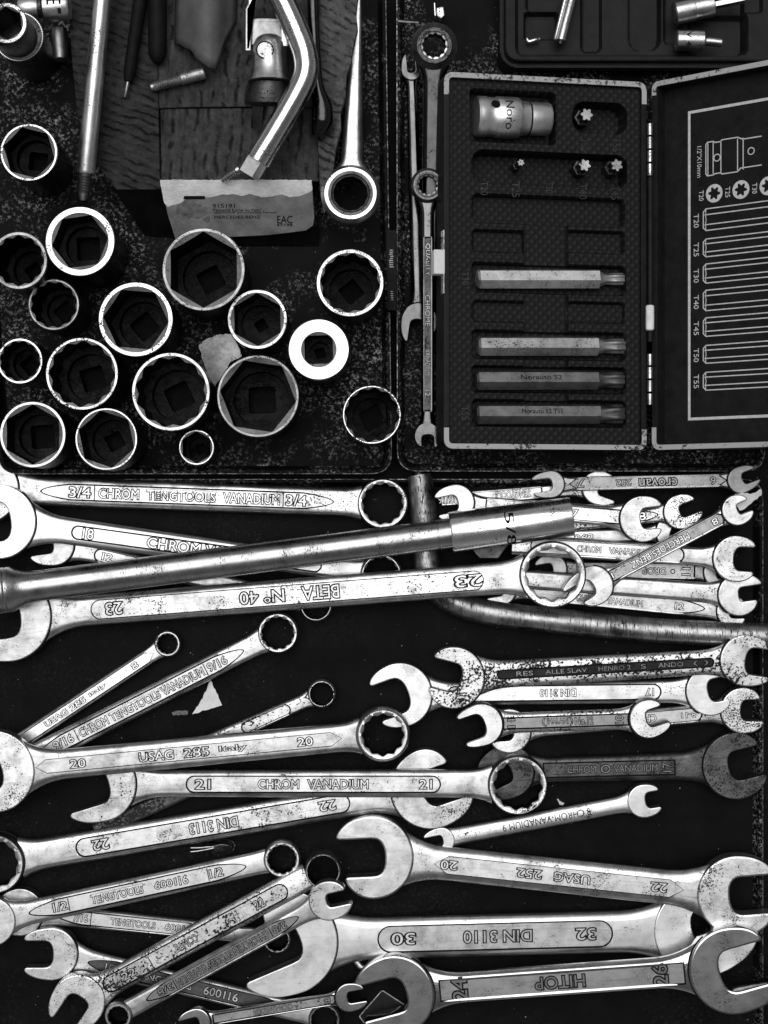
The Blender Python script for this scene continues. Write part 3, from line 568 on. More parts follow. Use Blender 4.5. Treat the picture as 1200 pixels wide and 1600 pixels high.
socket('dark tarnished socket with a rusty rim, below the worn one', 84, 476, 41, 3.5, '12', 38, .3, .4, .1, 'worn_rim', 22, cham=.8)
socket('large bright-rimmed hex socket left of centre in the tray', 212, 499, 58.5, 6, 'hex', 46, .08, .36, .1, depth=22)
socket('big grey hex socket touching the box label', 318, 421, 65, 4.5, 'hex', 50, .52, .32, .3, 'worn_rim', 26)
socket('medium hex socket with a round hole inside, right of the big grey one', 402, 499, 47, 4.5, 'hex', 44, .5, .22, .2, 'pitted_steel', 18)
socket('grey-rimmed twelve-point socket at the right below the ratchet ring', 547, 442, 53, 5, '12', 44, .1, .34, .1, 'pitted_steel', 24)
socket('white-faced socket standing drive end up with a square hole', 498, 546, 48.5, 18, 'square', 42, .75, .3, .5, 'bright_steel', 12, cham=.8)
socket('small twelve-point socket at the left edge beside a larger one', 31, 564, 36, 3.2, '12', 38, .2, .4, .1, depth=16)
socket('wide twelve-point socket in the left group', 128, 584, 57, 4, '12', 44, .05, .36, .5, 'pitted_steel', 22)
socket('wide twelve-point socket in the middle of the lower row', 267, 612, 61.5, 4.5, '12', 45, .2, .36, .35, 'pitted_steel', 24)
socket('large worn hex socket with a square hole turned on its corner', 403, 619, 64.5, 3.6, 'hex', 45, .15, .36, .75, 'worn_rim', 20)
socket('hex socket in the lower left corner of the tray', 51, 679, 52, 4, 'hex', 46, .52, .4, .7, depth=16)
socket('hex socket second from the left along the tray edge', 166, 686, 49, 2.8, 'hex', 44, .32, .3, .3, depth=18)
socket('smallest hex socket near the lower tray edge', 307, 699, 28, 2.4, 'hex', 32, .5, .3, .3, depth=14)
socket('thin-rimmed twelve-point socket in the lower right of the tray', 581, 648, 46, 2.2, '12', 38, .12, .4, .3, depth=22)
e = socket('tall socket with a beaded base in the upper left corner', 10, 36, 32, 5, 'hex', 66, .45, .3, .3, 'pitted_steel', 30)
b0 = U(29, 57, 44); ro = 38 * kz(44); o_ = Vector(e.matrix_basis.translation) / S
mb = MB(); c0 = (b0.x - o_.x, b0.y - o_.y); L = []
for r, z in ((ro * .93, 0), (ro * .97, 30), (ro, 36), (ro, 38.5), (ro * .93, 39)): L.append(mb.loop([(c0[0] * (1 - .0) + r * math.cos(2 * math.pi * i / 64), c0[1] + r * math.sin(2 * math.pi * i / 64), z) for i in range(64)]))
for i in range(4): mb.strip(L[i], L[i + 1])
mb.cap(L[-1]); mb.build('beaded_base', ['black_steel'], e)
mb = MB()
for i in range(88):                          # the bright beads round the base
    a = 2 * math.pi * i / 88; x = c0[0] + ro * 0.985 * math.cos(a); y = c0[1] + ro * 0.985 * math.sin(a); q = .22
    bar_into(mb, x - q, x + q, y - q, y + q, 38.2, 38.95)
mb.build('beads', ['bright_steel'], e)
A, B = U(30, 14, 30), U(112, 10, 30); e = empty('extension_socket', 'bright socket lying on its side marked E in the upper left corner', 'socket', frame(A, B), 'loose sockets'); k = kz(30)
lathe('body', A, B, [(0, 15 * k), (1, 17 * k), (26 * k, 17 * k), (30 * k, 15 * k), (36 * k, 15 * k), (40 * k, 21 * k), (76 * k, 21 * k), (79 * k, 19 * k), (79 * k, 8 * k)], ['bright_steel', 'black_steel'], e, 40, [0, 0, 0, 1, 1, 0, 0, 0])
mb = MB(); text_into(mb, 'E', 58 * k, 2 * k, 8 * k, 22 * k, 21 * k, math.pi / 2 * -1, .3, 0); text_into(mb, '1', 66 * k, -12 * k, 8 * k, 5 * k, 17.4 * k, -math.pi / 2, .6, 0); mb.build('lettering', ['dull_black'], e, 0)
A, B = U(92, 44, 16), U(94, 97, 16); e = empty('small_socket', 'dull grey cylinder lying below the socket marked E', 'socket', frame(A, B), 'loose sockets')
lathe('body', A, B, [(0, 3.2), (.4, 3.7), (14.2, 3.7), (14.6, 3.4), (14.6, 2)], ['grey_steel'], e, 32)

# ------------------------------------------------------------------ cardboard box with its label and what lies on it
e = empty('cardboard_box', 'torn cardboard box with a pale printed label on its front', 'box', Matrix.Translation(U(340, 250, 6)))
slab('left_flap', [(106, -25, 21), (238, -25, 25), (246, 100, 26), (250, 296, 25), (182, 296, 24), (150, 256, 22), (121, 180, 20), (112, 90, 20)], 3, 'cardboard_ribbed', e)
slab('back_panel', [(236, -25, 24.5), (520, -25, 24.5), (505, 100, 24.5), (498, 168, 24.5), (440, 166, 24.5), (300, 167, 24.5), (249, 169, 24.5), (243, 110, 24.5)], 3, 'cardboard_flat', e)
slab('inner_panel', [(251, 170, 23), (497, 168, 23), (498, 283, 23), (251, 283, 23)], 3, 'cardboard_flat', e)
slab('torn_wall', [(500, -25, 30), (562, -25, 31), (556, 20, 31), (559, 42, 31), (551, 78, 31), (548, 100, 31), (541, 118, 31), (540, 150, 31), (532, 175, 30.5), (533, 200, 30), (524, 235, 30), (521, 262, 29), (514, 290, 28), (512, 322, 27), (506, 335, 26), (500, 300, 26), (496, 200, 28), (498, 100, 30)], 7, ['cardboard_torn'], e)
slab('black_side', [(178, 297, 23.5), (251, 297, 24), (272, 371, 6), (226, 368, 6)], 3, 'black_plastic', e)
zf = lambda y: 26 - (y - 281) * 14.0 / 92
slab('label', [(x, y, zf(y)) for x, y in [(250, 281), (487, 281), (491, 340), (489, 352), (478, 360), (420, 367), (340, 371), (274, 373), (262, 335)]], 2, 'label_paper', e)
rag = [(250, 281), (487, 281), (488, 297), (478, 303), (466, 307), (452, 308), (440, 304), (425, 307), (408, 308), (390, 303), (380, 306), (362, 303), (345, 304), (330, 308), (292, 306), (285, 316), (262, 323), (257, 318), (253, 300)]
slab('worn_top_edge', [(x, y, zf(y) + .35) for x, y, _ in jag([(x, y, 0) for x, y in rag], .7)], 1, 'white_paper', e)
slab('black_bar', [(x, y, zf(y) + .5) for x, y in [(288, 306), (320, 306), (320, 311), (286, 311)]], .4, 'ink_black', e)
slab('scuffed_patch', [(x, y, zf(y) + .08) for x, y, _ in jag([(276, 322, 0), (284, 314, 0), (297, 313, 0), (310, 318, 0), (322, 322, 0), (331, 332, 0), (329, 344, 0), (318, 353, 0), (305, 347, 0), (290, 343, 0), (272, 336, 0)], 2.2)], .3, 'scuffed_paper', e)
slab('lower_front', [(272, 374, 8), (340, 372, 8.5), (480, 362, 9.5), (498, 350, 10), (498, 385, 5.4), (280, 385, 5.4)], 1.5, 'black_plastic', e)
lab = [o for o in e.children if o.name.startswith('label')][0]
def px_text(name, items, mat, parent, mapf, lift):       # items: (text, x0, x1, yc, h, rot)
    mb = MB()
    for t_, x0, x1, yc, hh, r in items:
        if r == 0: text_into(mb, t_, (x0 + x1) / 2, -yc, x1 - x0, hh, 0, 0, 0.0, 0)
        else: text_into(mb, t_, (x0 + x1) / 2, -yc, hh, x1 - x0, 0, r, 0.0, 0)
    inv = None; mb.V = [tuple(mapf(x, -y, lift)) for x, y, z in mb.V]
    return mb.build(name, [mat], parent, 0)
invb = e.matrix_basis.inverted(); mapl = lambda x, y, l: invb @ (U(x, y, zf(y) + l) * S) / S
px_text('lettering', [('915191', 332, 367, 321.5, 6, 0), ('Passend furne to Fzar', 333, 407, 328, 4, 0), ('applicable pour/passa hasser', 334, 433, 332, 4, 0), ('MERCEDES-BENZ', 335, 407, 339, 4.6, 0), ('EAC', 433, 457, 343, 12, 0), ('47198', 432, 457, 351.5, 4, 0)], 'ink_black', lab, mapl, .25)
lf = [o for o in e.children if o.name.startswith('lower_front')][0]
px_text('lettering', [('AND I GERMANY', 372, 474, 373, 7, 0)], 'black_steel', lf, lambda x, y, l: invb @ (U(x, y, 6.5 + l) * S) / S, 1.0)

A, B = U(162, -25, 36), U(134, 272, 33); e = empty('threaded_rod', 'long pale scuffed rod with a dark threaded tip on the cardboard', 'rod', frame(A, B)); L_ = (B - A).length
lathe('rod_body', A, B, [(0, 3.9), (L_ - 1, 4.1), (L_, 3.7)], ['pale_rod'] if 'pale_rod' in M else ['bright_steel'], e, 32)
pr = [(0, 3.0), (1.2, 2.6)]
for i in range(6): pr += [(1.6 + i * 1.2, 3.0), (2.2 + i * 1.2, 2.5)]
pr += [(9.5, 2.3), (12, 1.6), (12.5, 0.8)]
lathe('threaded_tip', B, B + (B - A).normalized() * 13, pr, ['dark_bit_steel'], e, 24)
A, B = U(222, -20, 31), U(200, 128, 28); e = empty('black_screwdriver', 'black pen-like driver with a bright tip lying on the cardboard', 'screwdriver', frame(A, B)); L_ = (B - A).length
lathe('handle', A, B, [(0, 3.2), (L_ - 4, 2.7), (L_ - .5, 1.9), (L_, 1.2)], ['black_rubber'], e, 24)
lathe('blade', B, U(195, 152, 27), [(0, .9), (2, .8), (6.5, .5), (7, .25)], ['satin_steel'], e, 12)
A, B = U(246, -20, 30), U(246, 100, 29); e = empty('black_sleeve', 'dark rounded sleeve lying beside the black driver', 'sleeve', frame(A, B)); L_ = (B - A).length
lathe('body', A, B, [(0, 4.2), (L_ - 6, 4.2), (L_ - 2.5, 3.4), (L_ - .6, 1.8), (L_, .6)], ['black_rubber'], e, 28)
# pale wedge of torn plastic
e = empty('plastic_scrap', 'pale grey curved scrap with a torn lower edge beside the stud', 'scrap', Matrix.Translation(U(320, 40, 28)))
mb = MB(); ed = [(272, 70), (280, 68), (288, 74), (298, 78), (306, 90), (316, 98), (326, 105), (336, 108), (344, 92), (350, 70), (360, 50), (370, 30)]; rows = []
for j in range(9):
    f = j / 8; row = []
    for i, (x, y) in enumerate(ed):
        xx = x + (1 - f) * 2; yy = -25 + (y + 25) * f; z = 27 + 14 * math.sin(math.pi * i / (len(ed) - 1)) * (1 - .35 * f)
        q = invw = U(xx, yy, z) - Vector(U(320, 40, 28)); row.append(q)
    rows.append(mb.loop(row))
for j in range(8): mb.strip(rows[j], rows[j + 1], 0, False)
o = mb.build('sheet', ['plastic_grey'], e, 60); md = o.modifiers.new('thick', 'SOLIDIFY'); md.thickness = .0008
A, B = U(235, 137, 29), U(326, 112, 29); e = empty('threaded_stud', 'dark threaded stud lying diagonally on the cardboard', 'stud', frame(A, B)); pr = [(0, 1.3), (.4, 1.7), (1.6, 1.7)]
for i in range(11): pr += [(1.8 + i * 1.1, 2.3), (2.35 + i * 1.1, 1.9)]
pr += [(14.2, 2.3), (14.6, 2.6), (25, 2.7), (25.5, 2.3), (25.5, 1)]
lathe('stud_body', A, B, pr, ['bit_steel'], e, 24)
# swivel joint
e = empty('swivel_joint', 'steel universal joint with a round pin and dark flange', 'joint', Matrix.Translation(U(416, 120, 26))); k = kz(38)
P = rpoly([(x, -y) for x, y in [(390, 140), (394, 58), (446, 58), (452, 140)]], [2, 20, 20, 2], 10)
def pxprism(name, poly, z0, z1, bev, mats, parent, mi=0, tm=None):
    inv = parent.matrix_basis.inverted(); kk = kz(z1); Q = [((x - 600) * kk, (800 + y) * kk) for x, y in poly]; o_ = parent.matrix_basis.translation / S
    mb = MB(); prism(mb, [(x - o_.x, y - o_.y) for x, y in Q], z0 - o_.z, z1 - o_.z, bev, mi, tm); return mb.build(name, mats, parent, 40)
lathe('yoke', U(421, 54, 37.5), U(421, 134, 37.5), [(0, 1.5), (.6, 4), (2, 6), (4.5, 7.2), (7, 7.6), (14, 7.8), (17.5, 8.4), (20, 9.4), (21.5, 10)], ['satin_steel'], e, 48)
lathe('pin', U(414, 78, 44.5), U(414, 78, 45.35), [(0, 3.4), (.6, 3.4), (.85, 3.0)], ['satin_steel'], e, 28) if False else None
mb = MB(); o_ = e.matrix_basis.translation / S; c_ = U(414, 78, 45)
for r0, r1, z, mi in ((3.95, 3.35, 45.05, 1), (3.35, 0.01, 45.12, 0)):
    a = mb.loop([(c_.x - o_.x + r0 * math.cos(i * .2094), c_.y - o_.y + r0 * math.sin(i * .2094), z - o_.z) for i in range(30)]); b_ = mb.loop([(c_.x - o_.x + r1 * math.cos(i * .2094), c_.y - o_.y + r1 * math.sin(i * .2094), z - o_.z) for i in range(30)]); mb.strip(a, b_, mi)
mb.build('pin', ['grey_steel', 'dull_black'], e)
lathe('flange', U(420, 128, 36), U(420, 166, 34), [(0, 8.5), (3, 9.3), (6.5, 10.6), (9.2, 10.4), (10.6, 8)], ['black_steel'], e, 40)
lathe('drive_shaft', U(414, 160, 33), U(411, 204, 30), [(0, 5.6), (11.6, 5.6), (12.4, 4.8)], ['polished_steel'], e, 4, rot=.02, smooth=20)
pxprism('clevis_arm', [(383, 78), (383, -10), (388, -12), (391, -8), (391, 78)] if False else [(x, -y) for x, y in [(383, 79), (383, 14), (388, 4), (396, 2), (400, -20), (392, -20), (392, 79)]], 34, 41, .8, ['bright_steel'], e)
pxprism('clevis_arm', [(x, -y) for x, y in [(440, 72), (438, 20), (446, 20), (451, 72)]], 34, 41, .8, ['bright_steel'], e)
pxprism('cross_block', [(x, -y) for x, y in [(393, 70), (393, 28), (438, 28), (444, 70)]], 33, 39, .6, ['grey_steel'], e)
# bent bar
e = empty('bent_bar', 'thick bent chrome bar resting on the label box', 'bar', Matrix.Translation(U(480, 110, 36)))
steel('bar_chrome', 0.72, 0.17, 0.4, 0.15)
tube('bar_body', [U(x, y, z) for x, y, z in [(425, -30, 45), (446, 10, 45), (466, 55, 45), (477, 88, 45), (477, 118, 45), (462, 152, 44), (432, 204, 42), (403, 251, 40)]], [5.6] * 8, 'bar_chrome', e, 20, rot=0.17, smooth=50)
tube('square_tip', [U(404, 249, 39.8), U(396, 262, 39.4), U(389, 274, 39)], [5.0, 5.0, 4.9], 'bright_steel', e, 4, rot=math.pi / 4 + .3, smooth=20)
# screw at the box edge
A, B = U(346, 282, 30), U(372, 265, 31); e = empty('screw', 'small bright screw tip beside the bent bar', 'screw', frame(A, B)); pr = []
for i in range(7): pr += [(i * 1.1, 1.5), (i * 1.1 + .55, 1.15)]
lathe('thread', A, B, pr + [(8, 1.8), (9.5, 1.8)], ['satin_steel'], e, 16)
# dark spanner head beside the torn cardboard
GR = 'wrenches lying among the upper trays'
e = empty('pry_bar', 'dark glossy bar with a spoon-shaped end beside the bent chrome bar', 'bar', Matrix.Translation(U(494, 100, 34)))
tube('bar_body', [U(x, y, z) for x, y, z in [(488, -30, 36), (491, 60, 36), (495, 130, 35), (503, 165, 34), (504, 190, 33), (494, 214, 32)]], [2.6, 2.6, 2.8, 4.6, 5.2, 2.4], 'dark_chrome', e, 24, sub=8)
wrench('ratchet_wrench', 'pale ratchet ring wrench hanging over the torn cardboard edge', (560, -40, 20), (548, 306, 24), 12, 38, 6, 'satin_steel', None, G(46, 34, up=2, ratchet=True, rb=1.0, taper=.95, amp=.03, fl=.5, teeth='black_steel', mat='bright_steel'), None, group=GR, rnd=.7)
# ------------------------------------------------------------------ slim ratchet wrenches in the gap
wrench(OW, 'leftmost slim polished open wrench between tray rim and bit case', (643, 112, 14), (655, 503, 10), 17, 24, 5, 'mid_chrome', O(16, 12, 95, 24, 24, 4, line=False), O(29, 26, 262, 26, 34, 2), None, group=GR, rnd=.8)
wrench('ratchet_wrench', 'large black-ringed ratchet wrench above the smaller ratchet', (678, 74, 30), (672, 470, 16), 32, 28, 6, 'dark_chrome', G(36, 24, up=2.5, ratchet=True, rb=1.6, taper=.9, mat='black_steel', amp=.11, teeth='satin_steel'), None, None, group=GR, rnd=.6)
wrench('ratchet_wrench', 'slender ratchet wrench with its open jaw at the lower end', (668, 291, 26), (668, 681, 16), 21, 20, 5, 'mid_chrome', G(27, 19, up=2.2, ratchet=True, rb=1.0, taper=.95, mat='dark_bit_steel', amp=.11), O(21, 18, 272, 18, 16, 2, line=False), (372, 640, 9, 'square'), [('QUALITY', 380, 430, 8), ('CHROME', 460, 508, 8), ('VANADIUM', 545, 585, 8), ('12', 608, 618, 8)], group=GR, pmat='black_steel', tmat='grey_steel', rnd=.7)
A, B = U(611, 360, 16), U(613, 486, 16); e = empty('black_blade_case', 'thin black plastic strip lying across the two tray rims', 'blade case', frame(A, B)); L_ = (B - A).length
mb = MB(); prism(mb, rrect(0, -2.4, L_, 2.4, 1.0), -1.5, 1.2, .4); mb.build('strip_body', ['black_rubber'], e)
mb = MB(); random.seed(3)
for i in range(9): bar_into(mb, 9 + i * .95, 9.5 + i * .95, -.6 - random.random() * .6, .5 + random.random() * .5, 1.2, 1.26)
for i in range(5): bar_into(mb, 28 + i * .95, 28.4 + i * .95, -.6, .5, 1.2, 1.26)
mb.build('worn_print', ['dust'], e, 0)
e = empty('hex_bit', 'small bright hexagonal bit above the large ratchet ring', 'bit', Matrix.Translation(U(689, 16, 14)))
pxprism('bit_body', [(x, -y) for x, y in [(682, 24), (682, 12), (693, 10), (695, 24), (689, 29)]], 10, 16, .5, ['satin_steel'], e)
pxprism('side_bar', [(x, -y) for x, y in [(679, 24), (678, 4), (680, 4), (681, 25)]], 10, 15, .2, ['bright_steel'], e)
e = empty('wire_clip', 'thin bright strip left of the large ratchet ring', 'clip', Matrix.Translation(U(638, 34, 12)))
tube('wire', [U(622, 33, 12), U(638, 34.5, 12), U(654, 35.5, 12)], [.5, .5, .4], 'bright_steel', e, 8)

# ------------------------------------------------------------------ torx bit case
CAMP = Vector((0, 0, H))
class Plane:                                  # tilted face of the case, addressed by photo points
    def __init__(s, p0, p1):                  # from the hinge outwards
        a = Vector(p0); b_ = Vector(p1); x = (b_ - a); x.y = 0; x.normalize(); y = Vector((0, 1, 0)); z = x.cross(y)
        if z.z < 0: x = -x; z = x.cross(y)
        s.m = Matrix((x, y, z)).transposed().to_4x4(); s.m.translation = a; s.inv = s.m.inverted()
    def loc(s, x, y, off=0.0):
        c = s.inv @ CAMP; g = s.inv @ U(x, y, 0); d = g - c; t = (off - c.z) / d.z; return c + d * t
    def world(s, x, y, off=0.0): return s.m @ s.loc(x, y, off)
def ribbon(mb, pts, w_, z0, z1, mi=0, closed=False):
    N = len(pts); Lf, Rt = [], []
    for i in range(N):
        a = Vector(pts[(i - 1) % N] if (closed or i > 0) else pts[0]); b_ = Vector(pts[i]); c = Vector(pts[(i + 1) % N] if (closed or i < N - 1) else pts[-1])
        e1 = (b_ - a); e2 = (c - b_)
        if e1.length < 1e-9: e1 = e2
        if e2.length < 1e-9: e2 = e1
        n1 = Vector((-e1.y, e1.x)).normalized(); n2 = Vector((-e2.y, e2.x)).normalized(); nn = (n1 + n2).normalized(); q = w_ / 2 / max(nn.dot(n1), .5)
        Lf.append(b_ + nn * q); Rt.append(b_ - nn * q)
    t0 = mb.loop([(p.x, p.y, z1) for p in Lf]); t1 = mb.loop([(p.x, p.y, z1) for p in Rt]); u0 = mb.loop([(p.x, p.y, z0) for p in Lf]); u1 = mb.loop([(p.x, p.y, z0) for p in Rt])
    mb.strip(t0, t1, mi, closed); mb.strip(u0, t0, mi, closed); mb.strip(t1, u1, mi, closed)
    if not closed:
        for i in (0, -1): mb.F.append((t0[i], t1[i], u1[i], u0[i])); mb.I.append(mi)
def heightfield(name, x0, x1, y0, y1, step, fz, mat, parent, keep=None):
    nx = int((x1 - x0) / step) + 1; ny = int((y1 - y0) / step) + 1; V = []; F = []
    for j in range(ny):
        for i in range(nx):
            x = x0 + (x1 - x0) * i / (nx - 1); y = y0 + (y1 - y0) * j / (ny - 1); V.append((x, y, fz(x, y)))
    for j in range(ny - 1):
        for i in range(nx - 1): F.append((j * nx + i, j * nx + i + 1, (j + 1) * nx + i + 1, (j + 1) * nx + i))
    return mesh_obj(name, V, F, mat, None, parent, 40)
def sd_rr(x, y, r):                           # signed distance to rounded rectangle (x0,y0,x1,y1,rad)
    x0, y0, x1, y1, q = r; dx = abs(x - (x0 + x1) / 2) - (x1 - x0) / 2 + q; dy = abs(y - (y0 + y1) / 2) - (y1 - y0) / 2 + q
    return math.hypot(max(dx, 0), max(dy, 0)) + min(max(dx, dy), 0) - q
def smooth01(t): t = max(0, min(1, t)); return t * t * (3 - 2 * t)
PL = Plane(U(1012, 415, 24), U(693, 415, 42)); PR = Plane(U(1018, 415, 24), U(1200, 415, 60))
case = empty('bit_case', 'open torx bit case with white-edged shell, knurled foam tray and printed lid', 'case', PL.m)
def shell(P, xa, xb, yt, yb, depth, floor_off, cornerpx, lidside):
    x0, x1 = sorted((P.loc(xa, 415).x, P.loc(xb, 415).x)); y1 = P.loc(*yt).y; y0 = P.loc(*yb).y
    toC = case.matrix_basis.inverted(); toC.translation = toC.translation / S; T_ = toC @ P.m
    def put(mb, name, mats, sm=35, par=case): mb.V = [tuple(T_ @ Vector(q)) for q in mb.V]; return mb.build(name, mats, par, sm)
    mb = MB(); Ls = []; out = rrect(x0, y0, x1, y1, 4.5, 8)
    for d, z in ((.6, -depth), (0, -depth + .6), (0, -.5), (.3, -.1), (.5, -.05), (2.6, -.05), (2.8, -.3), (2.9, floor_off)): Ls.append(mb.loop([(x, y, z) for x, y in inset(out, d)]))
    mb.cap(Ls[0][::-1])
    for i in range(len(Ls) - 1): mb.strip(Ls[i], Ls[i + 1])
    if lidside: mb.cap(Ls[-1])
    put(mb, 'lid_shell' if lidside else 'tray_shell', ['case_plastic'])
    for top in (1, 0):                        # chipped white metal edge, returning round the corners
        c = cornerpx[1 - top]; yy = P.loc(xa, c).y; w2 = 1.35; q = y1 - w2 if top else y0 + w2
        path = [(x0 + w2, yy)] + rpoly([(x0 + w2, yy), (x0 + w2, q), (x1 - w2, q), (x1 - w2, yy)], [.01, 3.2, 3.2, .01], 7)[8:24] + [(x1 - w2, yy)]
        mb = MB(); ribbon(mb, path, 2.25, -1.5, .12); put(mb, 'metal_edge', ['chipped_trim'])
    return x0, x1, y0, y1, T_, put
bx0, bx1, by0, by1, TL, putL = shell(PL, 693, 1011, (1011, 128), (1011, 704), 15, -3, (147, 668), False)
# foam with sunk nests
def nest(xa, ya, xb, yb, dpt, q):
    a = PL.loc(xa, yb, -2); b_ = PL.loc(xb, ya, -2); return (a.x, a.y, b_.x, b_.y, q), dpt
NE = [nest(735, 146, 868, 220, 8, 2), nest(896, 163, 979, 206, 10, 5.6), nest(739, 245, 979, 284, 10, 4.6), nest(739, 312, 975, 346, 5, 2.5), nest(739, 361, 820, 393, 3.5, 1.5), nest(888, 363, 975, 394, 3.5, 1.5),
      nest(738, 417, 977, 455, 5, 2), nest(739, 472, 822, 502, 3.2, 1.5), nest(888, 474, 976, 503, 3.2, 1.5), nest(738, 521, 977, 559, 5, 2), nest(738, 575, 977, 612, 5, 2), nest(738, 628, 977, 665, 5, 2), nest(820, 332, 888, 640, 3.2, 1.5)]
def foam_z(x, y):
    d = 0.0
    for r, dp in NE:
        s_ = sd_rr(x, y, r)
        if s_ < .5: d = max(d, dp * smooth01((.35 - s_) / .8))
    return -2.0 - d
heightfield('foam_tray', bx0 + 2.7, bx1 - 2.7, by0 + 2.7, by1 - 2.7, .5, foam_z, 'knurled_foam', case)
inv_c = case.matrix_basis.inverted()
mapf = lambda x, y, l: PL.loc(x, y, l)
r90 = -math.pi / 2
px_text('embossed_marks', [('T50', 908, 920, 226, 20, r90), ('T55', 957, 969, 226, 22, r90), ('T20', 751, 763, 294, 22, r90), ('T25', 800, 812, 296, 24, r90), ('T30', 853, 864, 293, 18, r90), ('T40', 905, 917, 299, 24, r90), ('T45', 955, 967, 301, 22, r90), ('T30', 722, 732, 435, 20, r90), ('T55', 721, 733, 645, 22, r90)], 'panel_dark', case, mapf, -1.9)
# lid
lx0, lx1, ly0, ly1, TR, putR = shell(PR, 1018, 1265, (1018, 128), (1018, 704), 14, -7, (150, 668), True)
mb = MB(); off = -6.9
def lp(x, y): q = PR.loc(x, y, off); return (q.x, q.y)
def pl(pts, wpx=2.2, closed=False): ribbon(mb, [lp(*p) for p in pts], wpx * .28, off, off + .06, 0, closed)
# printed frame: level in the lid's own plane
fx0, fy1 = lp(1077, 176); fx0b, fy0 = lp(1073, 655); fx1 = lp(1262, 176)[0]
ribbon(mb, [(fx1, fy1), (fx0, fy1), (fx0, fy0), (fx1, fy0)], 1.25, off, off + .06)
def L3(pts, w_=.5, closed=False): ribbon(mb, pts, w_, off, off + .06, 0, closed)
for yt, yb in ((327, 361), (374, 402), (413, 443), (454, 486), (497, 526), (540, 568), (582, 610)):
    a = lp(1099, yt); b_ = lp(1097, yb); hgt = a[1] - b_[1]; c = 1.3; X = a[0]
    L3([(fx1 + 12, a[1]), (X + c, a[1]), (X, a[1] - c), (X, b_[1] + c), (X + c, b_[1]), (fx1 + 12, b_[1])])
    for f in (.27, .73): L3([(X + .6, a[1] - hgt * f), (fx1 + 12, a[1] - hgt * f)])
    L3([(X + c, a[1] - .2), (X + c * .8, a[1] - hgt * .27), (X + c * 1.1, a[1] - hgt * .5), (X + c * .8, a[1] - hgt * .73), (X + c, b_[1] + .2)], .35)
s0 = lp(1103, 222); sw = lp(1135, 250)[0] - s0[0]; q = lambda x, y: lp(x, y)
# socket drawing
def D(u, v_): a = lp(1103, 249); return (a[0] + u, a[1] + v_)
for pth in ([(0, 6.6), (0, -6.6), (.8, -7.5), (3.6, -7.5), (4.6, -7), (7.2, -7), (8, -7.6), (15.5, -7.6), (17, -6.2), (27, -6.2)], [(27, 6.4), (18, 6.4), (15.5, 7.6), (8, 7.6), (7.2, 6.9), (4.6, 6.9), (3.6, 7.5), (.8, 7.5), (0, 6.6)]): L3([D(*p) for p in pth])
for u in (1.0, 3.6, 7.4, 15.5, 18.2): L3([D(u, 7), D(u, -7)], .45)
for u, v_, r in ((5.5, 0, 1.55), (22, .6, 1.5)): L3([D(u + r * math.cos(i * .3927), v_ + r * math.sin(i * .3927)) for i in range(16)], .42, True)
ydot = lp(1116, 302)
for i in range(5):                            # star-in-disc signs
    X = ydot[0] + i * 13.0; n = 48; a = mb.loop([(X + 4.1 * math.cos(2 * math.pi * j / n), ydot[1] + 4.1 * math.sin(2 * math.pi * j / n), off + .06) for j in range(n)])
    b_ = mb.loop([(X + (2.45 + .62 * math.cos(6 * 2 * math.pi * j / n + .6)) * math.cos(2 * math.pi * j / n), ydot[1] + (2.45 + .62 * math.cos(6 * 2 * math.pi * j / n + .6)) * math.sin(2 * math.pi * j / n), off + .06) for j in range(n)]); mb.strip(a, b_)
def LT(t_, x, y, wd, hg):                     # lid lettering, reading downwards
    text_into(mb, t_, x, y, wd, hg, off, r90, .1, 0)
a = lp(1093, 253); LT('1/2"X10mm', a[0], a[1], 14, 2.3)
for i, t_ in enumerate(('T20', 'T25', 'T30', 'T40')): LT(t_, ydot[0] - 6.4 + i * 13.0, ydot[1] - .3, 4.6, 2.3)
for t_, yc in (('T20', 345), ('T25', 390), ('T30', 431), ('T40', 472), ('T45', 513), ('T50', 555), ('T55', 596)): a = lp(1088, yc); LT(t_, a[0], a[1], 6.2, 2.5)
lim = lx1 - 4
mb.V = [(min(x, lim), y, z) for x, y, z in mb.V]; putR(mb, 'printed_chart', ['ink_white'], 0)
# hinges and catch
for ya, yb, n in ((192, 276, 4), (552, 634, 4)):
    for i in range(n):
        a = U(1015.5, ya + (yb - ya) * i / n + 1, 25); b_ = U(1015.5, ya + (yb - ya) * (i + 1) / n - 1, 25); Lh = (b_ - a).length
        lathe('hinge_knuckle', a, b_, [(0, 1.0), (.2, 1.35), (Lh - .2, 1.35), (Lh, 1.0)], ['satin_steel'], case, 20)
lathe('hinge_rod', U(1016, 276, 24), U(1016, 552, 24), [(0, 1.0), (1, 1.3), (75, 1.3)], ['case_plastic'], case, 16)
a = U(1015.5, 477, 25); b_ = U(1015.5, 518, 25); lathe('white_tab', a, b_, [(0, 1.4), (.4, 1.9), (10.8, 1.9), (11.4, 1.4)], ['white_paper'], case, 20)
mb = MB(); p = PL.loc(686, 409, 0); prism(mb, rrect(p.x - 2.3, p.y - 5.4, p.x + 2.6, p.y + 5.4, .4), -6, .3, .3); mb.build('catch', ['white_plastic'], case)
mb = MB(); p = PL.loc(694, 409, 0); bar_into(mb, p.x - .5, p.x + .1, p.y - 14, p.y + 14, -4, .1); mb.build('catch_spring', ['polished_steel'], case)
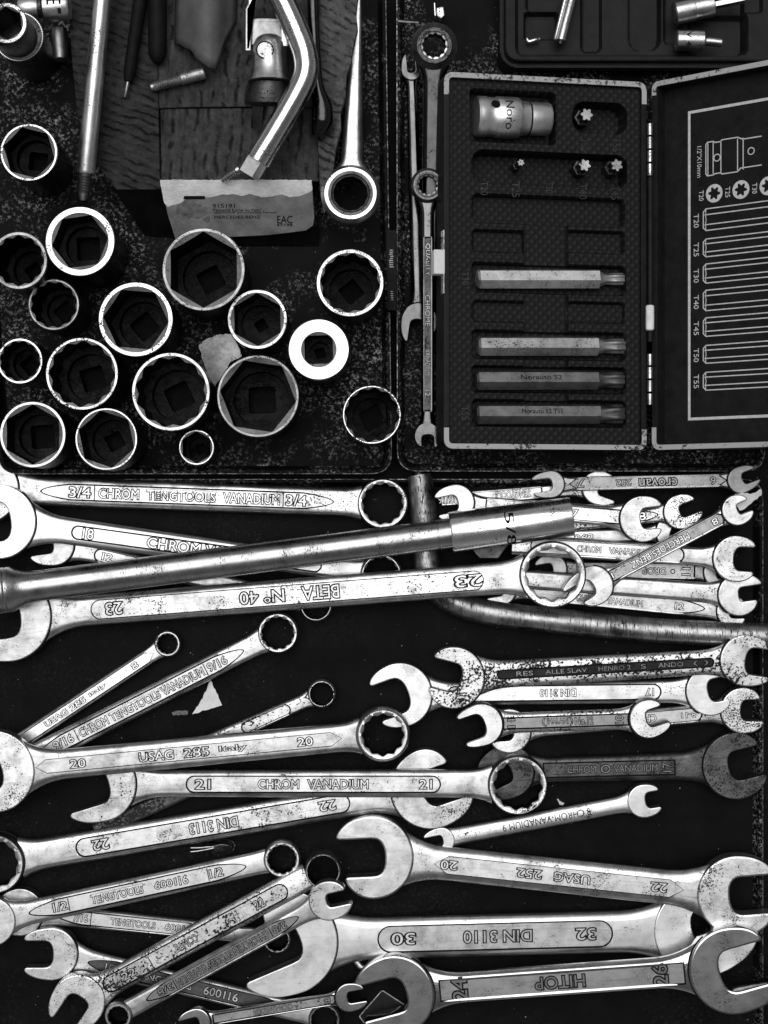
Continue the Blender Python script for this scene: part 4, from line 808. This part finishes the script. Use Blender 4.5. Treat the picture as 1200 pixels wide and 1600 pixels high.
# bits lying in their nests
def torx(label, y, x0, x1, x2, hw_, tipr, mat, txt=None):
    A, B = PL.world(x0, y, -3.2), PL.world(x1, y, -3.2); D_ = PL.world(x2, y, -3.2); k = kz(34); e = empty('torx_bit', label, 'bit', frame(A, B, PL.m.to_3x3() @ Vector((0, 0, 1))), 'long torx bits in the case'); L_ = (B - A).length; r = hw_ * k
    m = e.matrix_basis; mb = MB(); Ls = []; rot = rad(104); n = 6
    for s_, q in ((0, r * .8), (.9, r * 1.06), (L_ - .3, r * 1.06), (L_, r * .96)): Ls.append(mb.loop([(s_, q * math.cos(i * math.pi / 3 + rot), q * math.sin(i * math.pi / 3 + rot)) for i in range(n)]))
    for i in range(3): mb.strip(Ls[i], Ls[i + 1])
    mb.cap(Ls[0][::-1]); mb.cap(Ls[-1]); bo = mb.build('hex_shaft', [mat], e, 20)
    mb = MB(); n = 60; Lt = (D_ - A).length; tr = tipr * k; Ls = []
    for s_, q, am in ((L_ - .2, r * .93, 0), (L_ + (Lt - L_) * .25, tr * 1.0, 0.02), (L_ + (Lt - L_) * .6, tr, .17), (Lt - .3, tr, .17), (Lt, tr * .92, .17)): Ls.append(mb.loop([(s_, q * (1 + am * math.cos(6 * 2 * math.pi * i / n)) * math.cos(2 * math.pi * i / n), q * (1 + am * math.cos(6 * 2 * math.pi * i / n)) * math.sin(2 * math.pi * i / n)) for i in range(n)]))
    for i in range(4): mb.strip(Ls[i], Ls[i + 1])
    mb.cap(Ls[-1]); mb.build('star_tip', [mat], e, 50)
    if txt:
        mb = MB(); text_into(mb, txt, L_ * .52, 0, 19, 2.2, 0, 0, .12, 0); a_ = rad(74); c, s = math.cos(a_), math.sin(a_); ap = r * 1.06 * math.cos(math.pi / 6)
        mb.V = [(x, ap * c - y * -s * 1 + z * c, ap * s - y * c * -1 * -1 + z * s) if False else (x, (ap + z + .02) * c + y * s, (ap + z + .02) * s - y * c) for x, y, z in mb.V]; mb.build('lettering', ['dull_black'], bo, 0)
torx('light steel torx bit topmost of the lying bits', 436, 745, 935, 974, 15, 8.5, 'light_bit_steel')
torx('light steel torx bit second of the lying bits', 541, 746, 933, 975, 15, 10.5, 'bit_steel')
torx('dark torx bit third of the lying bits', 594, 743, 933, 973, 15, 11.5, 'dark_bit_steel', 'Norauto S2')
torx('dark torx bit lowest of the lying bits', 647, 743, 936, 973, 15.5, 14, 'dark_bit_steel', 'Norauto S2 T55')
def stub(label, x, y, r, mat, rot=.3):
    p = PL.loc(x, y, .8); T_ = PL.m @ Matrix.Translation((p.x, p.y, -9)); e = empty('stub_bit', label, 'bit', T_, 'stub torx bits standing in the case'); r *= kz(33) * 0.84; n = 60
    mb = MB(); Ls = [mb.loop([(q * (1 + am * math.cos(6 * 2 * math.pi * i / n + rot)) * math.cos(2 * math.pi * i / n), q * (1 + am * math.cos(6 * 2 * math.pi * i / n + rot)) * math.sin(2 * math.pi * i / n), z) for i in range(n)]) for q, am, z in ((r * .95, .19, 3), (r, .19, 9.3), (r * .9, .19, 9.8))]
    mb.strip(Ls[0], Ls[1]); mb.strip(Ls[1], Ls[2], 1); mb.cap(Ls[2], 1); mb.build('star_tip', ['black_steel', mat], e, 50)
    mb = MB(); prism(mb, [(r * 1.5 * math.cos(i * math.pi / 3), r * 1.5 * math.sin(i * math.pi / 3)) for i in range(6)], -1.5, 4, .5); mb.build('hex_base', ['black_steel'], e, 20)
stub('grey stub bit standing in the short upper nest', 917, 179, 11, 'bit_steel'); stub('smallest stub bit standing left in the long nest', 814, 254, 6, 'satin_steel', 1.2)
stub('bright stub bit standing in the long nest, second from the right', 914, 258, 10.5, 'light_bit_steel', .9); stub('dull stub bit standing at the right end of the long nest', 964, 258, 10.5, 'bit_steel', 2.2)
A, B = PL.world(743, 182, -4.5), PL.world(864, 187, -4.5); e = empty('bit_adapter', 'bright stepped socket adapter lying in the top nest of the case', 'adapter', frame(A, B), None); k = kz(36)
ad = lathe('body', A, B, [(0, 18 * k), (0, 29 * k), (1, 31.5 * k), (15 * k, 31.5 * k), (18 * k, 30 * k), (30 * k, 30 * k), (33 * k, 32 * k), (66 * k, 32 * k), (69 * k, 30 * k), (74 * k, 27 * k), (84 * k, 25.5 * k), (85.5 * k, 24 * k), (87 * k, 25.5 * k), (117 * k, 25.5 * k), (120 * k, 23.5 * k), (120 * k, 12 * k)], ['light_chrome', 'dull_black'], e, 56, [0] * 11 + [1] + [0] * 3)
mb = MB(); text_into(mb, 'Noro', 48 * k, -2 * k, 13.5, 3.8, 0, r90, .1, 0); rr = 32 * k
mb.V = [(x, (rr + .1 + z) * math.sin(y / rr), (rr + .1 + z) * math.cos(y / rr)) for x, y, z in mb.V]; mb.build('lettering', ['panel_dark'], ad, 0)
mb = MB(); rr = 31.2 * k; lo = mb.loop([(26 * k + 2.1 * math.cos(i * .314), (rr + .1) * math.sin((15 * k + 2.1 * math.sin(i * .314)) / rr), (rr + .1) * math.cos((15 * k + 2.1 * math.sin(i * .314)) / rr)) for i in range(20)]); mb.cap(lo); mb.build('pin_hole', ['dull_black'], ad, 0)

# ------------------------------------------------------------------ moulded case in the upper right corner
o0 = U(780, 104, 22); e = empty('moulded_case', 'black moulded plastic case corner with sunken channels, top right', 'case', Matrix.Translation((o0.x, o0.y, 6)))
wx = 130.0; wy = 44.0
CH = [(8, 5.5, 112, 44, 4, 4.0), (12, 14, 27, 26, 1.5, 4), (13, 27, 34, 48, 2, 4.5), (38, 8, 47, 48, 3, 3), (60, 9, 74, 48, 5, 5), (76, 12, 84, 48, 2, 3), (87, 6, 113, 24, 2, 3.5), (87, 25, 120, 48, 2, 3)]
def mz(x, y):
    edge = -sd_rr(x, y, (0, 0, wx + 30, wy + 30, 9)); z = 15.0
    z -= 3.0 * smooth01((3.2 - edge) / 1.0) if edge > 0 else 0
    for a, b_, c, d_, q_, dp in CH: z -= dp * smooth01((.6 - sd_rr(x, y, (a, b_, c, d_, q_))) / 1.4)
    if edge < 0.5: z -= 14 * smooth01((0.5 - edge) / 1.2)
    return max(z, .2)
heightfield('moulding', 0, wx, 0, wy, .6, mz, 'case_plastic', e)
A, B = U(867, 63, 24), U(888, -20, 24); e = empty('thin_rod', 'thin bright rod lying left in the moulded case', 'rod', frame(A, B)); lathe('rod_body', A, B, [(0, .8), (.5, 1.1), (25.5, 1.1)], ['polished_steel'], e, 16)
A, B = U(876, 65, 24), U(898, -20, 24); e = empty('thick_rod', 'thicker bright rod beside the thin one in the moulded case', 'rod', frame(A, B)); lathe('rod_body', A, B, [(0, 1.6), (.6, 2.2), (26, 2.2)], ['satin_steel'], e, 20)
lathe('dark_tip', U(875, 69, 24), A, [(0, 1.0), (1.2, 1.3)], ['black_steel'], e, 16)
A, B = U(1053, 21, 25), U(1116, 8, 25); e = empty('bit_socket', 'bright bit socket at the top edge of the moulded case', 'socket', frame(A, B), 'loose sockets'); lathe('body', A, B, [(0, 4.4), (.6, 5.2), (9, 5.2), (9.3, 4.8), (9.8, 5.0), (17.8, 4.9), (18.3, 4.2), (18.3, 2)], ['satin_steel'], e, 36)
lathe('bit', B, U(1165, -2, 24), [(0, 2.0), (14, 2.0)], ['polished_steel'], e, 6, smooth=20)
A, B = U(1056, 63, 25), U(1101, 64, 25); e = empty('bit_socket', 'short bit socket stamped V 4 with a slim tip', 'socket', frame(A, B), 'loose sockets'); bo = lathe('body', A, B, [(0, 4.0), (.5, 4.6), (12.3, 4.6), (12.8, 4.0), (13, 2)], ['satin_steel'], e, 36)
lathe('bit', B, U(1129, 67, 25), [(0, 1.5), (1, 2.0), (7.5, 2.0), (8, 1.6)], ['satin_steel'], e, 20)
mb = MB(); text_into(mb, 'V 4', 5.2, -.4, 6.5, 2.2, 4.5, r90, .15, 0); mb.build('lettering', ['dull_black'], bo, 0)
e = empty('bent_clip', 'tiny bent metal clip in the moulded case', 'clip', Matrix.Translation(U(832, 62, 20)))
tube('clip_body', [U(823, 59, 20), U(826, 65, 20), U(834, 63, 20.4), U(843, 61, 20)], [.5, .9, .9, .8], 'satin_steel', e, 10)

# ------------------------------------------------------------------ scraps, bulb, dust
def scrap(name, label, pts, mat='white_paper', th=.3, cat='scrap'):
    pts = jag(pts)
    o = slab(name, pts, th, mat, None, .05); tag(o, label, cat)
scrap('paper_scrap', 'white triangular paper scrap beside the 9/16 wrench', [(300, 1116, .6), (312, 1098, 1.0), (329, 1063, 1.6), (338, 1082, 1.4), (347, 1102, .8), (330, 1107, .7)])
scrap('paper_scrap', 'crumpled grey metal scrap between the sockets', [(310, 540, 9), (322, 530, 10), (340, 523, 12), (362, 521, 11), (372, 540, 10), (378, 556, 11), (360, 566, 9), (350, 585, 8), (336, 605, 8), (326, 590, 8), (318, 566, 9)], 'grey_steel')
scrap('foil_scrap', 'crumpled pale scrap caught in the small diagonal wrench jaw', [(1148, 772, 14), (1160, 769, 16), (1172, 772, 15), (1190, 764, 14), (1190, 774, 13), (1176, 784, 14), (1166, 793, 15), (1156, 798, 14), (1150, 788, 15)])
scrap('rubber_scrap', 'small dark flat scrap left of the white triangle', [(268, 1113, .5), (278, 1110, .5), (294, 1111, .5), (292, 1117, .5), (270, 1118, .5)], 'black_steel')
scrap('metal_flake', 'tiny white flake right of the twenty-one ring', [(870, 1248, .6), (874, 1251, .9), (882, 1255, .9), (880, 1258, .6), (874, 1257, .6)], 'white_paper')
e = empty('wedge_bulb', 'small clear glass wedge bulb below the DIN 3113 wrench', 'bulb', frame(U(298, 1328, 3), U(367, 1321, 3)))
lathe('glass', U(318, 1327, 3.6), U(367, 1321, 3.6), [(0, .4), (.5, 2.4), (2, 3.3), (8.5, 3.5), (12, 3.2), (14, 2.0), (14.8, .5)], ['bulb_glass'], e, 28)
for d in (-3, 3): tube('lead_wire', [U(298, 1328 + d, 3), U(312, 1327 + d * .8, 3), U(335, 1324 + d * .3, 3.4)], [.35, .35, .3], 'satin_steel', e, 8)
tube('filament', [U(335, 1322, 4), U(345, 1320, 4.6), U(356, 1321, 4)], [.25, .25, .25], 'satin_steel', e, 6)
e = empty('black_card', 'black card with a pale rounded outline inside the left grey jaw', 'card', Matrix.Translation(U(600, 1565, 1)))
o_ = e.matrix_basis.translation / S
mb = MB(); P = rpoly([tuple((U(x, y, 1.2) - o_).xy) for x, y in [(597, 1546), (560, 1588), (574, 1606), (632, 1590), (640, 1574)]], 1.2); prism(mb, P, -.8, .2, .1); mb.build('card_body', ['case_plastic'], e)
mb = MB(); ribbon(mb, [tuple(p) for p in inset(ccw(P), .3)], .45, .2, .28, 0, True); mb.build('outline', ['dust'], e, 0)
A, B = U(553, 1497, 4), U(565, 1512, 4); e = empty('metal_pin', 'short metal pin beside the huge white jaw', 'pin', frame(A, B)); lathe('pin_body', A, B, [(0, 1.2), (.4, 1.6), (5, 1.6), (5.4, 1.3)], ['satin_steel'], e, 16)
random.seed(21)
def dust(name, label, n, box, z, lo, hi):
    mb = MB()
    for i in range(n):
        x = random.uniform(box[0], box[2]); y = random.uniform(box[1], box[3]); c = U(x, y, z); r = random.uniform(lo, hi) ** 2; k_ = random.randint(4, 6); a0 = random.random() * 6
        lo_ = mb.loop([(c.x + r * random.uniform(.5, 1.2) * math.cos(a0 + 2 * math.pi * j / k_), c.y + r * random.uniform(.4, 1.1) * math.sin(a0 + 2 * math.pi * j / k_), z + random.uniform(.05, .2)) for j in range(k_)]); mb.cap(lo_)
    o = mb.build(name, ['dust'], None, 0); tag(o, label, 'dust', None, 'stuff')
dust('dust', 'pale dust specks scattered over the wrench tray floor', 420, (5, 745, 1185, 1600), .05, .22, .55)
dust('dust', 'pale dust and chips over the two upper tray floors', 260, (5, 5, 1185, 725), 5.1, .22, .5)
